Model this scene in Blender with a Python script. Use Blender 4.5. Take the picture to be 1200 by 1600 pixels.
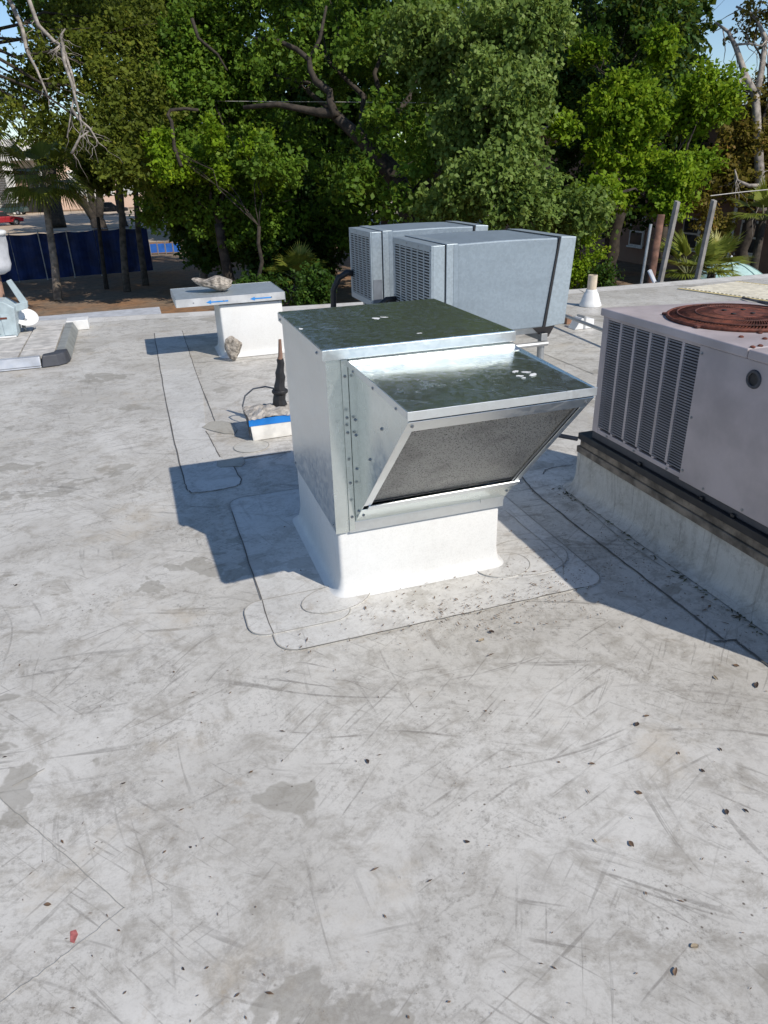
import bpy, math, random
import numpy as np
from mathutils import Vector, Matrix
random.seed(7); rng = np.random.default_rng(7)
R = math.radians
for o in list(bpy.data.objects): bpy.data.objects.remove(o)
S = bpy.context.scene; COL = S.collection
# ------------------------------------------------------------------ camera
F = 1121.7
CAM = Vector((0, 0, 1.65))
CR = Vector((0.94774, -0.31788, -0.02735)); CU = Vector((0.16177, 0.40487, 0.89995)); CF = Vector((0.27501, 0.85734, -0.43513))
cd = bpy.data.cameras.new('camera'); cam = bpy.data.objects.new('camera', cd); COL.objects.link(cam)
cam.matrix_world = Matrix(((CR.x, CU.x, -CF.x, CAM.x), (CR.y, CU.y, -CF.y, CAM.y), (CR.z, CU.z, -CF.z, CAM.z), (0, 0, 0, 1)))
cd.sensor_fit = 'VERTICAL'; cd.sensor_height = 36; cd.sensor_width = 27; cd.lens = F / 1600 * 36
cd.clip_start = 0.05; cd.clip_end = 2000
S.camera = cam
# ------------------------------------------------------------------ sky and sun
SUN = Vector((0.56, -0.94, 1.0)).normalized()
w = bpy.data.worlds.new('World'); S.world = w; w.use_nodes = True
wn = w.node_tree; bg = wn.nodes['Background']
sky = wn.nodes.new('ShaderNodeTexSky'); sky.sky_type = 'NISHITA'; sky.sun_disc = False
sky.sun_elevation = math.asin(SUN.z); sky.sun_rotation = math.atan2(SUN.x, SUN.y)
sky.air_density = 1.0; sky.dust_density = 0.1; sky.ozone_density = 4.0
wn.links.new(sky.outputs[0], bg.inputs[0]); bg.inputs[1].default_value = 0.13
sl = bpy.data.lights.new('sun', 'SUN'); sl.energy = 4.4; sl.angle = R(0.53); sl.color = (1, 0.93, 0.825)
so = bpy.data.objects.new('sun', sl); COL.objects.link(so); so.location = SUN * 60
so.rotation_euler = (-SUN).to_track_quat('-Z', 'Y').to_euler()
S.view_settings.view_transform = 'Standard'; S.view_settings.look = 'None'
S.view_settings.exposure = 0.0; S.view_settings.gamma = 1
S.cycles.max_bounces = 8; S.cycles.transparent_max_bounces = 8

# pixel of the 1200 x 1600 photograph -> point
def ray(px, py): return CF + CR * ((px - 600) / F) - CU * ((py - 800) / F)
def P(px, py, depth): return CAM + ray(px, py) * depth
def G(px, py, z=0.0):
    d = ray(px, py); return CAM + d * ((z - CAM.z) / d.z)
GZ = -3.2                                             # street level below the roof

# ------------------------------------------------------------------ node helpers
class NT:
    def __init__(s, name):
        s.m = bpy.data.materials.new(name); s.m.use_nodes = True
        s.t = s.m.node_tree; s.b = s.t.nodes['Principled BSDF']
        s.tc = s.t.nodes.new('ShaderNodeTexCoord')
    def n(s, typ, **kw):
        nd = s.t.nodes.new('ShaderNode' + typ)
        for k, v in kw.items():
            if k.startswith('_'): setattr(nd, k[1:], v)
            else:
                key = int(k[1:]) if k[0] == 'i' and k[1:].isdigit() else k.replace('__', ' ')
                s.put(nd.inputs[key], v)
        return nd
    def put(s, sock, v):
        if hasattr(v, 'links') or isinstance(v, bpy.types.NodeSocket): s.t.links.new(v, sock)
        elif isinstance(v, (tuple, list)) and len(v) == 3 and sock.type == 'RGBA': sock.default_value = (*v, 1)
        else: sock.default_value = v
    def noise(s, scale, detail=4, rough=.55, vec=None, dist=0):
        nd = s.n('TexNoise', Scale=scale, Detail=detail, Roughness=rough, Distortion=dist)
        s.put(nd.inputs['Vector'], vec if vec is not None else s.tc.outputs['Object']); return nd.outputs['Fac']
    def mapv(s, scale=(1, 1, 1), rot=(0, 0, 0), loc=(0, 0, 0), vec=None):
        src = vec if vec is not None else s.tc.outputs['Object']
        if any(rot):                                  # turn first, then stretch
            r0 = s.n('Mapping', Rotation=rot); s.put(r0.inputs['Vector'], src); src = r0.outputs[0]
        nd = s.n('Mapping', Scale=scale, Location=loc)
        s.put(nd.inputs['Vector'], src); return nd.outputs[0]
    def ramp(s, fac, a, b, lo=0., hi=1.):
        nd = s.n('MapRange', Value=fac); nd.interpolation_type = 'SMOOTHSTEP'
        for i, v in zip((1, 2, 3, 4), (a, b, lo, hi)): nd.inputs[i].default_value = v
        return nd.outputs[0]
    def mix(s, fac, a, b, mode='MIX'):
        nd = s.t.nodes.new('ShaderNodeMix'); nd.data_type = 'RGBA'; nd.blend_type = mode
        s.put(nd.inputs[0], fac); s.put(nd.inputs[6], a); s.put(nd.inputs[7], b); return nd.outputs[2]
    def math(s, op, a, b=0.):
        nd = s.n('Math', _operation=op); s.put(nd.inputs[0], a); s.put(nd.inputs[1], b); return nd.outputs[0]
    def bump(s, h, strength=.3, dist=.01):
        nd = s.n('Bump', Strength=strength, Distance=dist, Height=h); s.t.links.new(nd.outputs[0], s.b.inputs['Normal'])
    def set(s, **kw):
        for k, v in kw.items(): s.put(s.b.inputs[k.replace('__', ' ')], v)
        return s
MATS = {}
def simple(name, col, rough=.6, metal=0., var=.12, scale=8., bump=0., bscale=60., spec=.5):
    if name in MATS: return MATS[name]
    m = NT(name)
    f = m.noise(scale, 5)
    dark = tuple(c * (1 - var * 1.6) for c in col); lite = tuple(min(1, c * (1 + var)) for c in col)
    m.set(Base__Color=m.mix(m.ramp(f, .3, .7), dark, lite), Metallic=metal, Roughness=m.ramp(m.noise(scale * 2.3), .3, .7, max(.03, rough - .08), min(1, rough + .08)))
    m.b.inputs['Specular IOR Level'].default_value = spec
    if bump: m.bump(m.noise(bscale, 6), bump, .01)
    MATS[name] = m.m; return m.m

def roof_material(name, base, dirt_amt, clean=0.):
    m = NT(name)
    wob = m.n('TexNoise', Scale=.8, Detail=1.0); m.put(wob.inputs['Vector'], m.tc.outputs['Object'])
    va = m.n('VectorMath', _operation='SCALE'); m.put(va.inputs[0], wob.outputs['Color']); va.inputs['Scale'].default_value = .5
    vv = m.n('VectorMath', _operation='ADD'); m.put(vv.inputs[0], m.tc.outputs['Object']); m.put(vv.inputs[1], va.outputs[0]); wv = vv.outputs[0]
    va2 = m.n('VectorMath', _operation='SCALE'); m.put(va2.inputs[0], wob.outputs['Color']); va2.inputs['Scale'].default_value = .12
    vv2 = m.n('VectorMath', _operation='ADD'); m.put(vv2.inputs[0], m.tc.outputs['Object']); m.put(vv2.inputs[1], va2.outputs[0]); wv2 = vv2.outputs[0]
    big = m.ramp(m.noise(1.1, 6, .65), .34, .68)
    mid = m.ramp(m.noise(6.5, 9, .78, dist=.5), .46, .66)
    strk = m.ramp(m.noise(9.0, 9, .82, m.mapv((1.0, 1.9, 1), (0, 0, .35), (2, 5, 0))), .48, .66)
    fine = m.ramp(m.noise(30, 8, .8), .5, .68)
    grain = m.ramp(m.noise(160, 3, .6), .42, .75)
    col = m.mix(m.math('MULTIPLY', big, .42 * dirt_amt), base, (base[0] * .60, base[1] * .58, base[2] * .55))
    col = m.mix(m.math('MULTIPLY', mid, .55 * dirt_amt), col, (base[0] * .50, base[1] * .475, base[2] * .44))
    col = m.mix(m.math('MULTIPLY', m.math('MULTIPLY', fine, m.ramp(m.noise(2.3, 3), .40, .62)), .55 * dirt_amt), col, (.17, .155, .135))
    col = m.mix(m.math('MULTIPLY', grain, .13), col, (.22, .21, .19))
    col = m.mix(m.math('MULTIPLY', m.math('MULTIPLY', strk, m.ramp(m.noise(1.3, 4, .6, m.mapv(loc=(5, 9, 0))), .38, .60)), .50 * dirt_amt), col, (base[0] * .46, base[1] * .44, base[2] * .41))
    # clean washed blotches
    col = m.mix(m.math('MULTIPLY', m.ramp(m.noise(1.7, 5, .6, m.mapv(loc=(7, 3, 0))), .55, .68), .45), col, (base[0] * 1.07, base[1] * 1.075, base[2] * 1.09))
    gr2 = m.math('MULTIPLY', m.ramp(m.noise(55, 6, .8), .50, .64), m.ramp(m.noise(3.1, 5, .65, m.mapv(loc=(1, 8, 0))), .44, .60))
    col = m.mix(m.math('MULTIPLY', gr2, .42 * dirt_amt), col, (.20, .185, .16))
    brn = m.math('MULTIPLY', m.ramp(m.noise(11, 7, .75, m.mapv(loc=(4, 2, 0))), .54, .68), m.ramp(m.noise(1.2, 3, .5, m.mapv(loc=(9, 6, 0))), .50, .62))
    col = m.mix(m.math('MULTIPLY', brn, .40 * dirt_amt), col, (.30, .235, .16))
    # dried puddle stains with a firm edge
    pn = m.noise(1.35, 5, .62, m.mapv(loc=(3.3, 1.2, 0)), .3)
    pud = m.math('MULTIPLY', m.ramp(pn, .600, .612), m.ramp(pn, .82, .62))
    col = m.mix(m.math('MULTIPLY', pud, .42 * dirt_amt), col, (base[0] * .42, base[1] * .40, base[2] * .36))
    # scuffs: long thin strokes in several directions, broken up
    k = 0
    for ang, sc, th, st in ((.5, 1.0, .66, .5), (-.35, 1.2, .665, .5), (1.5, .9, .67, .4), (2.5, 1.4, .67, .4), (.05, .8, .66, .5), (.9, 1.8, .66, .45), (-.8, 1.6, .665, .45)):
        k += 1
        v = m.mapv((1.3 * sc, 30 * sc, 1), (0, 0, ang), (k * 3.7, k * 1.9, 0), wv if k % 2 else wv2)
        n1 = m.ramp(m.noise(1.6, 3, .55, v), th - .06, th + .03)
        n2 = m.math('MULTIPLY', m.ramp(m.noise(1.6, 4, .6, m.mapv(loc=(k * 5.1, -k * 2.7, 0))), .47, .60), m.ramp(m.noise(38, 6, .75), .26, .56))
        col = m.mix(m.math('MULTIPLY', m.math('MULTIPLY', n1, n2), st * dirt_amt), col, (.20, .185, .165))
    for ang, sc, off in ((.62, .55, 2.2), (-.5, .7, 9.1), (1.2, .6, 5.5)):      # tyre / shoe drags: wider soft smears of fine dashes
        v = m.mapv((.9 * sc, 9 * sc, 1), (0, 0, ang), (off, off * .7, 0), wv)
        n1 = m.math('MULTIPLY', m.ramp(m.noise(1.7, 3, .5, v), .57, .66), m.ramp(m.noise(1.1, 3, .6, m.mapv(loc=(off, -off, 0))), .50, .62))
        n2 = m.ramp(m.noise(45, 6, .75), .40, .60)
        col = m.mix(m.math('MULTIPLY', m.math('MULTIPLY', n1, n2), .40 * dirt_amt), col, (.26, .24, .215))
    # tan tint
    tan = m.ramp(m.noise(1.9, 6, .7, m.mapv(loc=(11, 4, 0))), .55, .74)
    col = m.mix(m.math('MULTIPLY', tan, .34 * dirt_amt), col, (.46, .385, .28))
    # specks
    vo = m.n('TexVoronoi', Scale=34.0); m.put(vo.inputs['Vector'], wv2)
    sp = m.math('MULTIPLY', m.ramp(vo.outputs['Distance'], .16, .05), m.ramp(m.noise(1.8, 5), .50, .62))
    col = m.mix(m.math('MULTIPLY', sp, .8 * dirt_amt), col, (.12, .10, .08))
    m.set(Base__Color=col, Roughness=m.ramp(mid, 0, 1, .42, .62))
    m.b.inputs['Specular IOR Level'].default_value = .35
    hs = m.math('ADD', m.math('MULTIPLY', m.noise(3.2, 3), 1.0), m.math('MULTIPLY', m.noise(110, 4), .035))
    m.bump(hs, .20, .03)
    MATS[name] = m.m; return m.m

def galv(name, base, rough, metal=1., streak=.5, spang=.06, lo=.1):
    m = NT(name)
    vo = m.n('TexVoronoi', Scale=55.0); m.put(vo.inputs['Vector'], m.tc.outputs['Object'])
    vo2 = m.n('TexVoronoi', Scale=160.0); m.put(vo2.inputs['Vector'], m.tc.outputs['Object'])
    bw = m.n('RGBToBW', Color=vo.outputs['Color']).outputs[0]
    bw2 = m.n('RGBToBW', Color=vo2.outputs['Color']).outputs[0]
    st = m.ramp(m.noise(2.2, 5, .6, m.mapv((1, 1, 4), (0, 0, .4))), .35, .75)
    scr = m.ramp(m.noise(3.0, 4, .6, m.mapv((1.2, 22, 1.2), (0, 0, .6))), .62, .72)
    smear = m.ramp(m.noise(5.5, 7, .7, dist=.6), .55, .72)
    c = m.mix(m.ramp(bw, .2, .8), tuple(x * (1 - spang) for x in base), tuple(min(1, x * (1 + spang)) for x in base))
    c = m.mix(m.math('MULTIPLY', m.ramp(bw2, .3, .8), spang * 2), c, tuple(x * .7 for x in base))
    c = m.mix(m.math('MULTIPLY', st, .28 * streak), c, tuple(x * .62 for x in base))
    r = m.math('ADD', m.ramp(bw, 0, 1, rough - .05, rough + .06), m.math('MULTIPLY', smear, .10))
    r = m.math('ADD', r, m.math('MULTIPLY', scr, .14))
    m.set(Base__Color=c, Metallic=metal, Roughness=r)
    m.bump(m.math('ADD', m.noise(2.6, 2), m.math('MULTIPLY', m.noise(9, 2), .1)), .10, .05)
    MATS[name] = m.m; return m.m

def leaf_mat(name, a, b, c, trans=.35, rough=.55):
    m = NT(name)
    at = m.n('Attribute', _attribute_name='tint')
    f = at.outputs['Fac']
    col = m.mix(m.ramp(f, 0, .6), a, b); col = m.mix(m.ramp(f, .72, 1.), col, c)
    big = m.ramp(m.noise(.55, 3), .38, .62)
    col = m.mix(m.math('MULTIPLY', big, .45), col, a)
    m.set(Base__Color=col, Roughness=rough); m.b.inputs['Specular IOR Level'].default_value = .18
    tr = m.n('BsdfTranslucent', Color=m.mix(.35, col, (.30, .34, .04)))
    mx = m.n('MixShader'); mx.inputs[0].default_value = trans
    out = m.t.nodes['Material Output']
    m.t.links.new(m.b.outputs[0], mx.inputs[1]); m.t.links.new(tr.outputs[0], mx.inputs[2]); m.t.links.new(mx.outputs[0], out.inputs[0])
    MATS[name] = m.m; return m.m

ROOF = roof_material('roof_membrane', (.615, .595, .555), 1.3)
PATCH = roof_material('patch_membrane', (.655, .645, .62), .8)
CURBM = roof_material('curb_membrane', (.70, .70, .69), .12)
OLDCURB = roof_material('old_curb_membrane', (.58, .565, .53), 1.0)
GALV = galv('new_galvanised', (.74, .80, .785), .20, .94, spang=.02)
GALVM = galv('satin_galvanised', (.72, .75, .76), .36, spang=.025)
GALVO = galv('weathered_galvanised', (.27, .325, .375), .48, .30, .9, .05)
LEADG = galv('flange_galvanised', (.36, .42, .465), .45, .40, .6, .06)
SEAM = simple('seam_dirt', (.13, .122, .11), .8)
SEAML = simple('seam_faint', (.34, .325, .295), .8)
PAINT = simple('lilac_cabinet_paint', (.46, .40, .40), .42, var=.11, scale=4.5)
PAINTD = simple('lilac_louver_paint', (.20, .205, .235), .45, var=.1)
BLACK = simple('black_rubber', (.018, .018, .02), .5)
DARK = simple('dark_coil', (.02, .021, .024), .7)
RUST = simple('rust', (.15, .043, .024), .75, var=.35, scale=30, bump=.3)
RUSTD = simple('dark_rust', (.10, .035, .026), .8, var=.35, scale=30, bump=.3)
WOOD = simple('weathered_wood', (.21, .175, .14), .8, var=.35, scale=14, bump=.4)
CONC = simple('concrete_chunk', (.34, .30, .255), .9, var=.4, scale=26, bump=.8, bscale=70)
MORTAR = simple('mortar', (.40, .37, .335), .9, var=.25, scale=20, bump=.6, bscale=60)
PAVER = simple('paver_concrete', (.50, .48, .45), .9, var=.18, scale=9, bump=.3)
BLUE = simple('blue_tape', (.015, .20, .62), .45, var=.1)
BLUEP = simple('blue_marker', (.02, .24, .66), .6)
PVC = simple('beige_pvc', (.62, .52, .40), .5)
WPLAST = simple('white_plastic', (.74, .74, .73), .45, var=.06)
EDGEL = simple('silver_edging', (.46, .48, .52), .45, .3)
EDGED = simple('charcoal_edging', (.055, .058, .07), .55)
EDGEG = simple('grey_edging', (.25, .26, .25), .6)
GREYB = simple('blue_grey_box', (.42, .50, .53), .5)
MAST = simple('brown_mast', (.27, .16, .115), .7, var=.2)
WRAP = simple('grey_wrap', (.50, .51, .54), .45, bump=.5, bscale=9)
STEEL = simple('steel', (.42, .43, .44), .45, .6)
ZINC = simple('zinc_screw', (.35, .36, .37), .35, .9)
POSTM = simple('grey_post', (.23, .215, .20), .8, var=.2)
POLEM = simple('brown_pole', (.15, .075, .05), .85, var=.3)
YEL = simple('yellow_edging', (.58, .47, .22), .7)
TREAD = simple('walk_tread', (.55, .53, .48), .8)
def filter_mat():
    m = NT('mesh_filter')
    v = m.mapv((1, 1, 1))
    vo = m.n('TexVoronoi', Scale=135.0, _feature='F1'); m.put(vo.inputs['Vector'], v)
    wv = m.n('TexWave', Scale=46.0, Distortion=4.0, Detail=2.0, _bands_direction='Z'); wv.inputs['Detail Scale'].default_value = 6; m.put(wv.inputs['Vector'], v)
    h = m.math('ADD', m.ramp(vo.outputs['Distance'], .05, .5), m.math('MULTIPLY', wv.outputs['Fac'], .8))
    f = m.ramp(m.math('ADD', h, m.math('MULTIPLY', m.noise(260, 2), .5)), .55, 1.65)
    col = m.mix(f, (.010, .010, .009), (.42, .41, .385))
    col = m.mix(m.math('MULTIPLY', m.ramp(m.noise(6, 4), .45, .7), .35), col, (.06, .055, .05))
    m.set(Base__Color=col, Metallic=.55, Roughness=.5); m.bump(h, .9, .008)
    MATS['filter'] = m.m; return m.m
FILT = filter_mat()

# ------------------------------------------------------------------ mesh helpers
def link(name, me, mat, parent=None):
    o = bpy.data.objects.new(name, me); COL.objects.link(o)
    if mat and not me.materials: me.materials.append(mat)
    if parent is not None: o.parent = parent
    return o
class MB:
    def __init__(s): s.v = []; s.f = []
    def add(s, vs, fs):
        n = len(s.v); s.v += [tuple(v) for v in vs]; s.f += [tuple(i + n for i in f) for f in fs]; return s
    def box(s, x0, x1, y0, y1, z0, z1):
        return s.hexa([(x0, y0, z0), (x1, y0, z0), (x1, y1, z0), (x0, y1, z0)], [(x0, y0, z1), (x1, y0, z1), (x1, y1, z1), (x0, y1, z1)])
    def hexa(s, b, t): return s.add(list(b) + list(t), [(3, 2, 1, 0), (4, 5, 6, 7), (0, 1, 5, 4), (1, 2, 6, 5), (2, 3, 7, 6), (3, 0, 4, 7)])
    def prism(s, poly, off):
        n = len(poly); off = Vector(off); a = [Vector(p) for p in poly]
        return s.add(a + [p + off for p in a], [tuple(range(n))[::-1], tuple(range(n, 2 * n))] + [(i, (i + 1) % n, n + (i + 1) % n, n + i) for i in range(n)])
    def tube(s, pts, rad, n=8, caps=True):
        pts = [Vector(p) for p in pts]; rad = [rad] * len(pts) if not hasattr(rad, '__len__') else rad
        vs = []; up = None
        for i, p in enumerate(pts):
            t = (pts[min(i + 1, len(pts) - 1)] - pts[max(i - 1, 0)]).normalized()
            if up is None: up = t.orthogonal().normalized()
            up = (up - t * up.dot(t)); up = up.normalized() if up.length > 1e-6 else t.orthogonal().normalized()
            b = t.cross(up)
            for k in range(n):
                a = 2 * math.pi * k / n; vs.append(p + (up * math.cos(a) + b * math.sin(a)) * rad[i])
        fs = []
        for i in range(len(pts) - 1):
            for k in range(n):
                k2 = (k + 1) % n; fs.append((i * n + k, i * n + k2, (i + 1) * n + k2, (i + 1) * n + k))
        if caps: fs += [tuple(range(n))[::-1], tuple(range((len(pts) - 1) * n, len(pts) * n))]
        return s.add(vs, fs)
    def lathe(s, prof, c, n=24, caps=True):
        vs = []; c = Vector(c)
        for r, z in prof:
            for k in range(n):
                a = 2 * math.pi * k / n; vs.append(c + Vector((r * math.cos(a), r * math.sin(a), z)))
        fs = []
        for i in range(len(prof) - 1):
            for k in range(n):
                k2 = (k + 1) % n; fs.append((i * n + k, i * n + k2, (i + 1) * n + k2, (i + 1) * n + k))
        if caps: fs += [tuple(range(n))[::-1], tuple(range((len(prof) - 1) * n, len(prof) * n))]
        return s.add(vs, fs)
    def build(s, name, mat, parent=None, bev=0., smooth=False, seg=2):
        me = bpy.data.meshes.new(name); me.from_pydata(s.v, [], s.f); me.update()
        o = link(name, me, mat, parent)
        if smooth: me.shade_smooth()
        if bev:
            b = o.modifiers.new('bevel', 'BEVEL'); b.width = bev; b.segments = seg; b.limit_method = 'ANGLE'; b.angle_limit = R(40)
            b.harden_normals = False
        return o
def tag(o, label=None, cat=None, group=None, kind=None):
    if label: o['label'] = label
    if cat: o['category'] = cat
    if group: o['group'] = group
    if kind: o['kind'] = kind
    return o
def thing(name, loc, label, cat, group=None):
    o = bpy.data.objects.new(name, None); COL.objects.link(o); o.location = loc; o.empty_display_size = .1
    tag(o, label, cat, group); return o
class Kit:
    """parts given in world coordinates under one Empty"""
    def __init__(s, name, loc, label, cat, group=None):
        s.e = thing(name, loc, label, cat, group); s.loc = Vector(loc)
    def part(s, mb, name, mat, bev=0., smooth=False, sub=None, seg=2, label=None, kind=None):
        mb.v = [tuple(Vector(v) - s.loc) for v in mb.v]
        o = mb.build(name, mat, sub if sub else s.e, bev, smooth, seg)
        if label: o['label'] = label
        if kind: o['kind'] = kind
        return o
    def shared(s, name, me, mat, loc, rot=None, sub=None):
        o = link(name, me, mat, sub if sub else s.e); o.location = Vector(loc) - s.loc
        if rot is not None: o.rotation_euler = rot
        return o
def mesh_of(mb, name, smooth=False):
    me = bpy.data.meshes.new(name); me.from_pydata(mb.v, [], mb.f); me.update()
    if smooth: me.shade_smooth()
    return me
SCREW = mesh_of(MB().lathe([(.0065, 0), (.0065, .002), (.004, .0025), (.004, .005), (.0025, .006)], (0, 0, 0), 8), 'screw')
ROT_NEG_X = (0, -math.pi / 2, 0); ROT_NEG_Y = (math.pi / 2, 0, 0)

# ------------------------------------------------------------------ ground and roof
def ground_material():
    m = NT('leaf_litter_ground')
    a = m.ramp(m.noise(.25, 6, .6), .4, .65); b = m.ramp(m.noise(2.5, 8, .7), .4, .7)
    c = m.mix(a, (.22, .165, .115), (.30, .155, .07)); c = m.mix(m.math('MULTIPLY', b, .7), c, (.09, .062, .042))
    m.set(Base__Color=c, Roughness=.95); m.bump(m.noise(5, 8, .7), .6, .05); return m.m
GROUND = ground_material()
g = MB().add([(-900, -300, GZ), (900, -300, GZ), (900, 1500, GZ), (-900, 1500, GZ)], [(0, 1, 2, 3)]).build('ground', GROUND); tag(g, kind='structure')
road = MB().add([(-220, 66, GZ + .004), (60, 60, GZ + .004), (60, 120, GZ + .004), (-220, 128, GZ + .004)], [(0, 1, 2, 3)]).build('road', simple('sandy_road', (.46, .37, .28), .9, var=.15, scale=.4)); tag(road, kind='structure')
edge = [(-9, 10.75), (-1.2, 9.99), (.9, 9.66), (5.8, 8.97), (9, 8.86), (18, 8.5)]
roofpoly = [(-9, -6)] + [(18, -6)] + edge[::-1]
roof = MB().prism([(x, y, -.35) for x, y in roofpoly], (0, 0, .35)).build('roof', ROOF); tag(roof, kind='structure')
wl = MB().prism([(x * .99, y - .12, GZ) for x, y in roofpoly], (0, 0, -GZ - .352)).build('building_wall', simple('stucco_wall', (.5, .47, .42), .9)); tag(wl, kind='structure')
LIPM = roof_material('lip_membrane', (.62, .605, .575), .7)
for i in range(len(edge) - 1):                        # low white gravel stop along the far edge
    a = Vector((*edge[i], 0)); b = Vector((*edge[i + 1], 0)); d = (b - a).normalized(); nrm = Vector((d.y, -d.x, 0))
    sec = [(0, .001), (0, .022), (.05, .024), (.13, .012), (.22, .001)]
    vs = [a + nrm * u + Vector((0, 0, z)) for u, z in sec] + [b + nrm * u + Vector((0, 0, z)) for u, z in sec]
    n = len(sec)
    MB().add(vs, [(k, k + 1, n + k + 1, n + k) for k in range(n - 1)]).build('roof_edge_lip', LIPM, roof)
def ribbon(pts, width, mat, z=.0035, closed=False, name='membrane_seam'):
    pts = [Vector((p[0], p[1], z)) for p in pts]
    if closed: pts = pts + [pts[0]]
    vs = []; fs = []
    for i, p in enumerate(pts):
        t = (pts[min(i + 1, len(pts) - 1)] - pts[max(i - 1, 0)]).normalized(); nn = Vector((-t.y, t.x, 0))
        k = width * (.75 + .5 * random.random())
        vs += [p + nn * k / 2, p - nn * k / 2]
    for i in range(len(pts) - 1): fs.append((2 * i, 2 * i + 1, 2 * i + 3, 2 * i + 2))
    return MB().add(vs, fs).build(name, mat, roof)
def dens(pts, n=8, jit=.003):
    out = []
    for i in range(len(pts) - 1):
        a = Vector(pts[i]); b = Vector(pts[i + 1])
        for k in range(n):
            q = a.lerp(b, k / n); out.append((q.x + random.uniform(-jit, jit), q.y + random.uniform(-jit, jit)))
    out.append(tuple(pts[-1])[:2]); return out
def gp(L): return [tuple(G(*q))[:2] for q in L]
def roundrect(x0, x1, y0, y1, r, n=6):
    out = []
    for cx, cy, a0 in ((x1 - r, y1 - r, 0), (x0 + r, y1 - r, 90), (x0 + r, y0 + r, 180), (x1 - r, y0 + r, 270)):
        for k in range(n + 1):
            a = R(a0 + 90 * k / n); out.append((cx + r * math.cos(a), cy + r * math.sin(a)))
    return out
def patch(poly, mat=PATCH, z=.003, seam=None, sw=.004):
    mb = MB(); n = len(poly)
    mb.add([(x, y, 0) for x, y in poly] + [(x, y, z) for x, y in poly], [tuple(range(n, 2 * n))] + [(i, (i + 1) % n, n + (i + 1) % n, n + i) for i in range(n)])
    o = mb.build('membrane_patch', mat, roof)
    if seam: ribbon(poly, sw, seam, z + .0015, True)
    return o
def ell(c, rx, ry, n=24, a=0, jit=.0):
    out = []
    for k in range(n):
        t = 2 * math.pi * k / n; q = 1 + random.uniform(-jit, jit); x = rx * math.cos(t) * q; y = ry * math.sin(t) * q
        out.append((c[0] + x * math.cos(a) - y * math.sin(a), c[1] + x * math.sin(a) + y * math.cos(a)))
    return out
# skirt and corner patches round the hooded unit
patch(roundrect(.285, 1.72, 2.225, 3.72, .09), PATCH, .003, SEAML, .006)
patch(roundrect(.20, .62, 2.36, 2.62, .08), PATCH, .0055, SEAML, .004)
patch(ell((.585, 2.52), .155, .10, 24, .2), PATCH, .008, SEAML, .003)
patch(ell((1.50, 2.55), .20, .16, 28, .1), PATCH, .0055, SEAML, .004)
patch(ell((1.36, 2.52), .13, .11, 24), PATCH, .008, SEAML, .003)
ribbon(dens([(.285, 2.36), (.285, 3.55)], 14), .004, SEAM, .0065)
ribbon(dens([(.36, 2.222), (.9, 2.222), (1.6, 2.225)], 14), .004, SEAM, .0065)
# repair strip to the left with its rounded end, older seams
L1 = gp([(241, 521), (247, 559), (260.5, 631), (274, 694), (289, 757), (293, 766), (300, 771), (330, 768), (368, 761), (375, 757), (377, 750), (364, 728)])
L2 = gp([(285, 517), (297.6, 557), (317, 611), (336, 658)]); L3 = gp([(322, 674), (333, 694), (344, 715)])
patch(L1[:11] + gp([(364, 728), (344, 715), (322, 674), (317, 611), (297.6, 557), (285, 517)]), roof_material('strip_membrane', (.63, .62, .595), .9), .003)
ribbon(dens(L1, 6), .007, SEAM, .0045); ribbon(dens(L2, 8), .006, SEAM, .0045); ribbon(dens(L3, 6), .006, SEAM, .0045)
ribbon(dens(gp([(303, 567), (370, 563), (440, 559)]), 8), .008, SEAML, .0035)
ribbon(dens(gp([(382, 717), (454, 706)]), 10), .012, SEAM, .0045)
STAINP = roof_material('grey_patch_membrane', (.44, .42, .37), .7)
patch(gp([(316, 669), (330, 660), (345, 659), (362, 662), (371, 672), (366, 679), (350, 678), (332, 674)]), STAINP, .005, SEAML, .004)
patch(ell(tuple(G(393, 698))[:2], .115, .115, 24), roof_material('round_patch_membrane', (.56, .545, .5), .8), .004, SEAML, .005)
patch(gp([(340, 722), (379, 714), (383, 722), (378, 729), (345, 731), (339, 729)]), STAINP, .005, SEAML, .004)
# right-hand lap seams
ribbon(dens(gp([(806, 734), (835, 770), (900, 822), (1000, 899), (1080, 960), (1130, 1000)]), 10), .009, SEAM, .0045)
ribbon(dens(gp([(1115, 1003), (1130, 1003), (1148, 1001), (1160, 1011), (1200, 1041), (1300, 1112)]), 8), .010, SEAM, .0045)
ribbon(dens(gp([(790, 800), (850, 850), (880, 880), (880, 900)]), 8), .004, SEAML, .0075)
ribbon(dens(gp([(848, 742), (852, 735), (870, 730), (895, 727)]), 8), .006, SEAM, .0045)
ribbon(dens(gp([(880, 760), (920, 800), (980, 850), (1040, 890)]), 8), .006, SEAML, .0045)
ribbon(dens(gp([(850, 553), (928, 585)]), 8), .01, SEAML, .004)
ribbon(dens(gp([(-20, 1230), (60, 1300), (195, 1420)]), 12, .002), .0016, SEAML, .003)
ribbon(dens(gp([(195, 1420), (60, 1525), (-20, 1580)]), 12, .003), .0016, SEAML, .003)
ribbon(dens(gp([(20, 1228), (70, 1202)]), 8, .002), .004, SEAML, .003)
patch(gp([(110, 1456), (119, 1453), (122, 1460), (116, 1474), (110, 1472)]), simple('red_mark', (.42, .13, .12), .7, var=.3, scale=60), .002)

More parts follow.
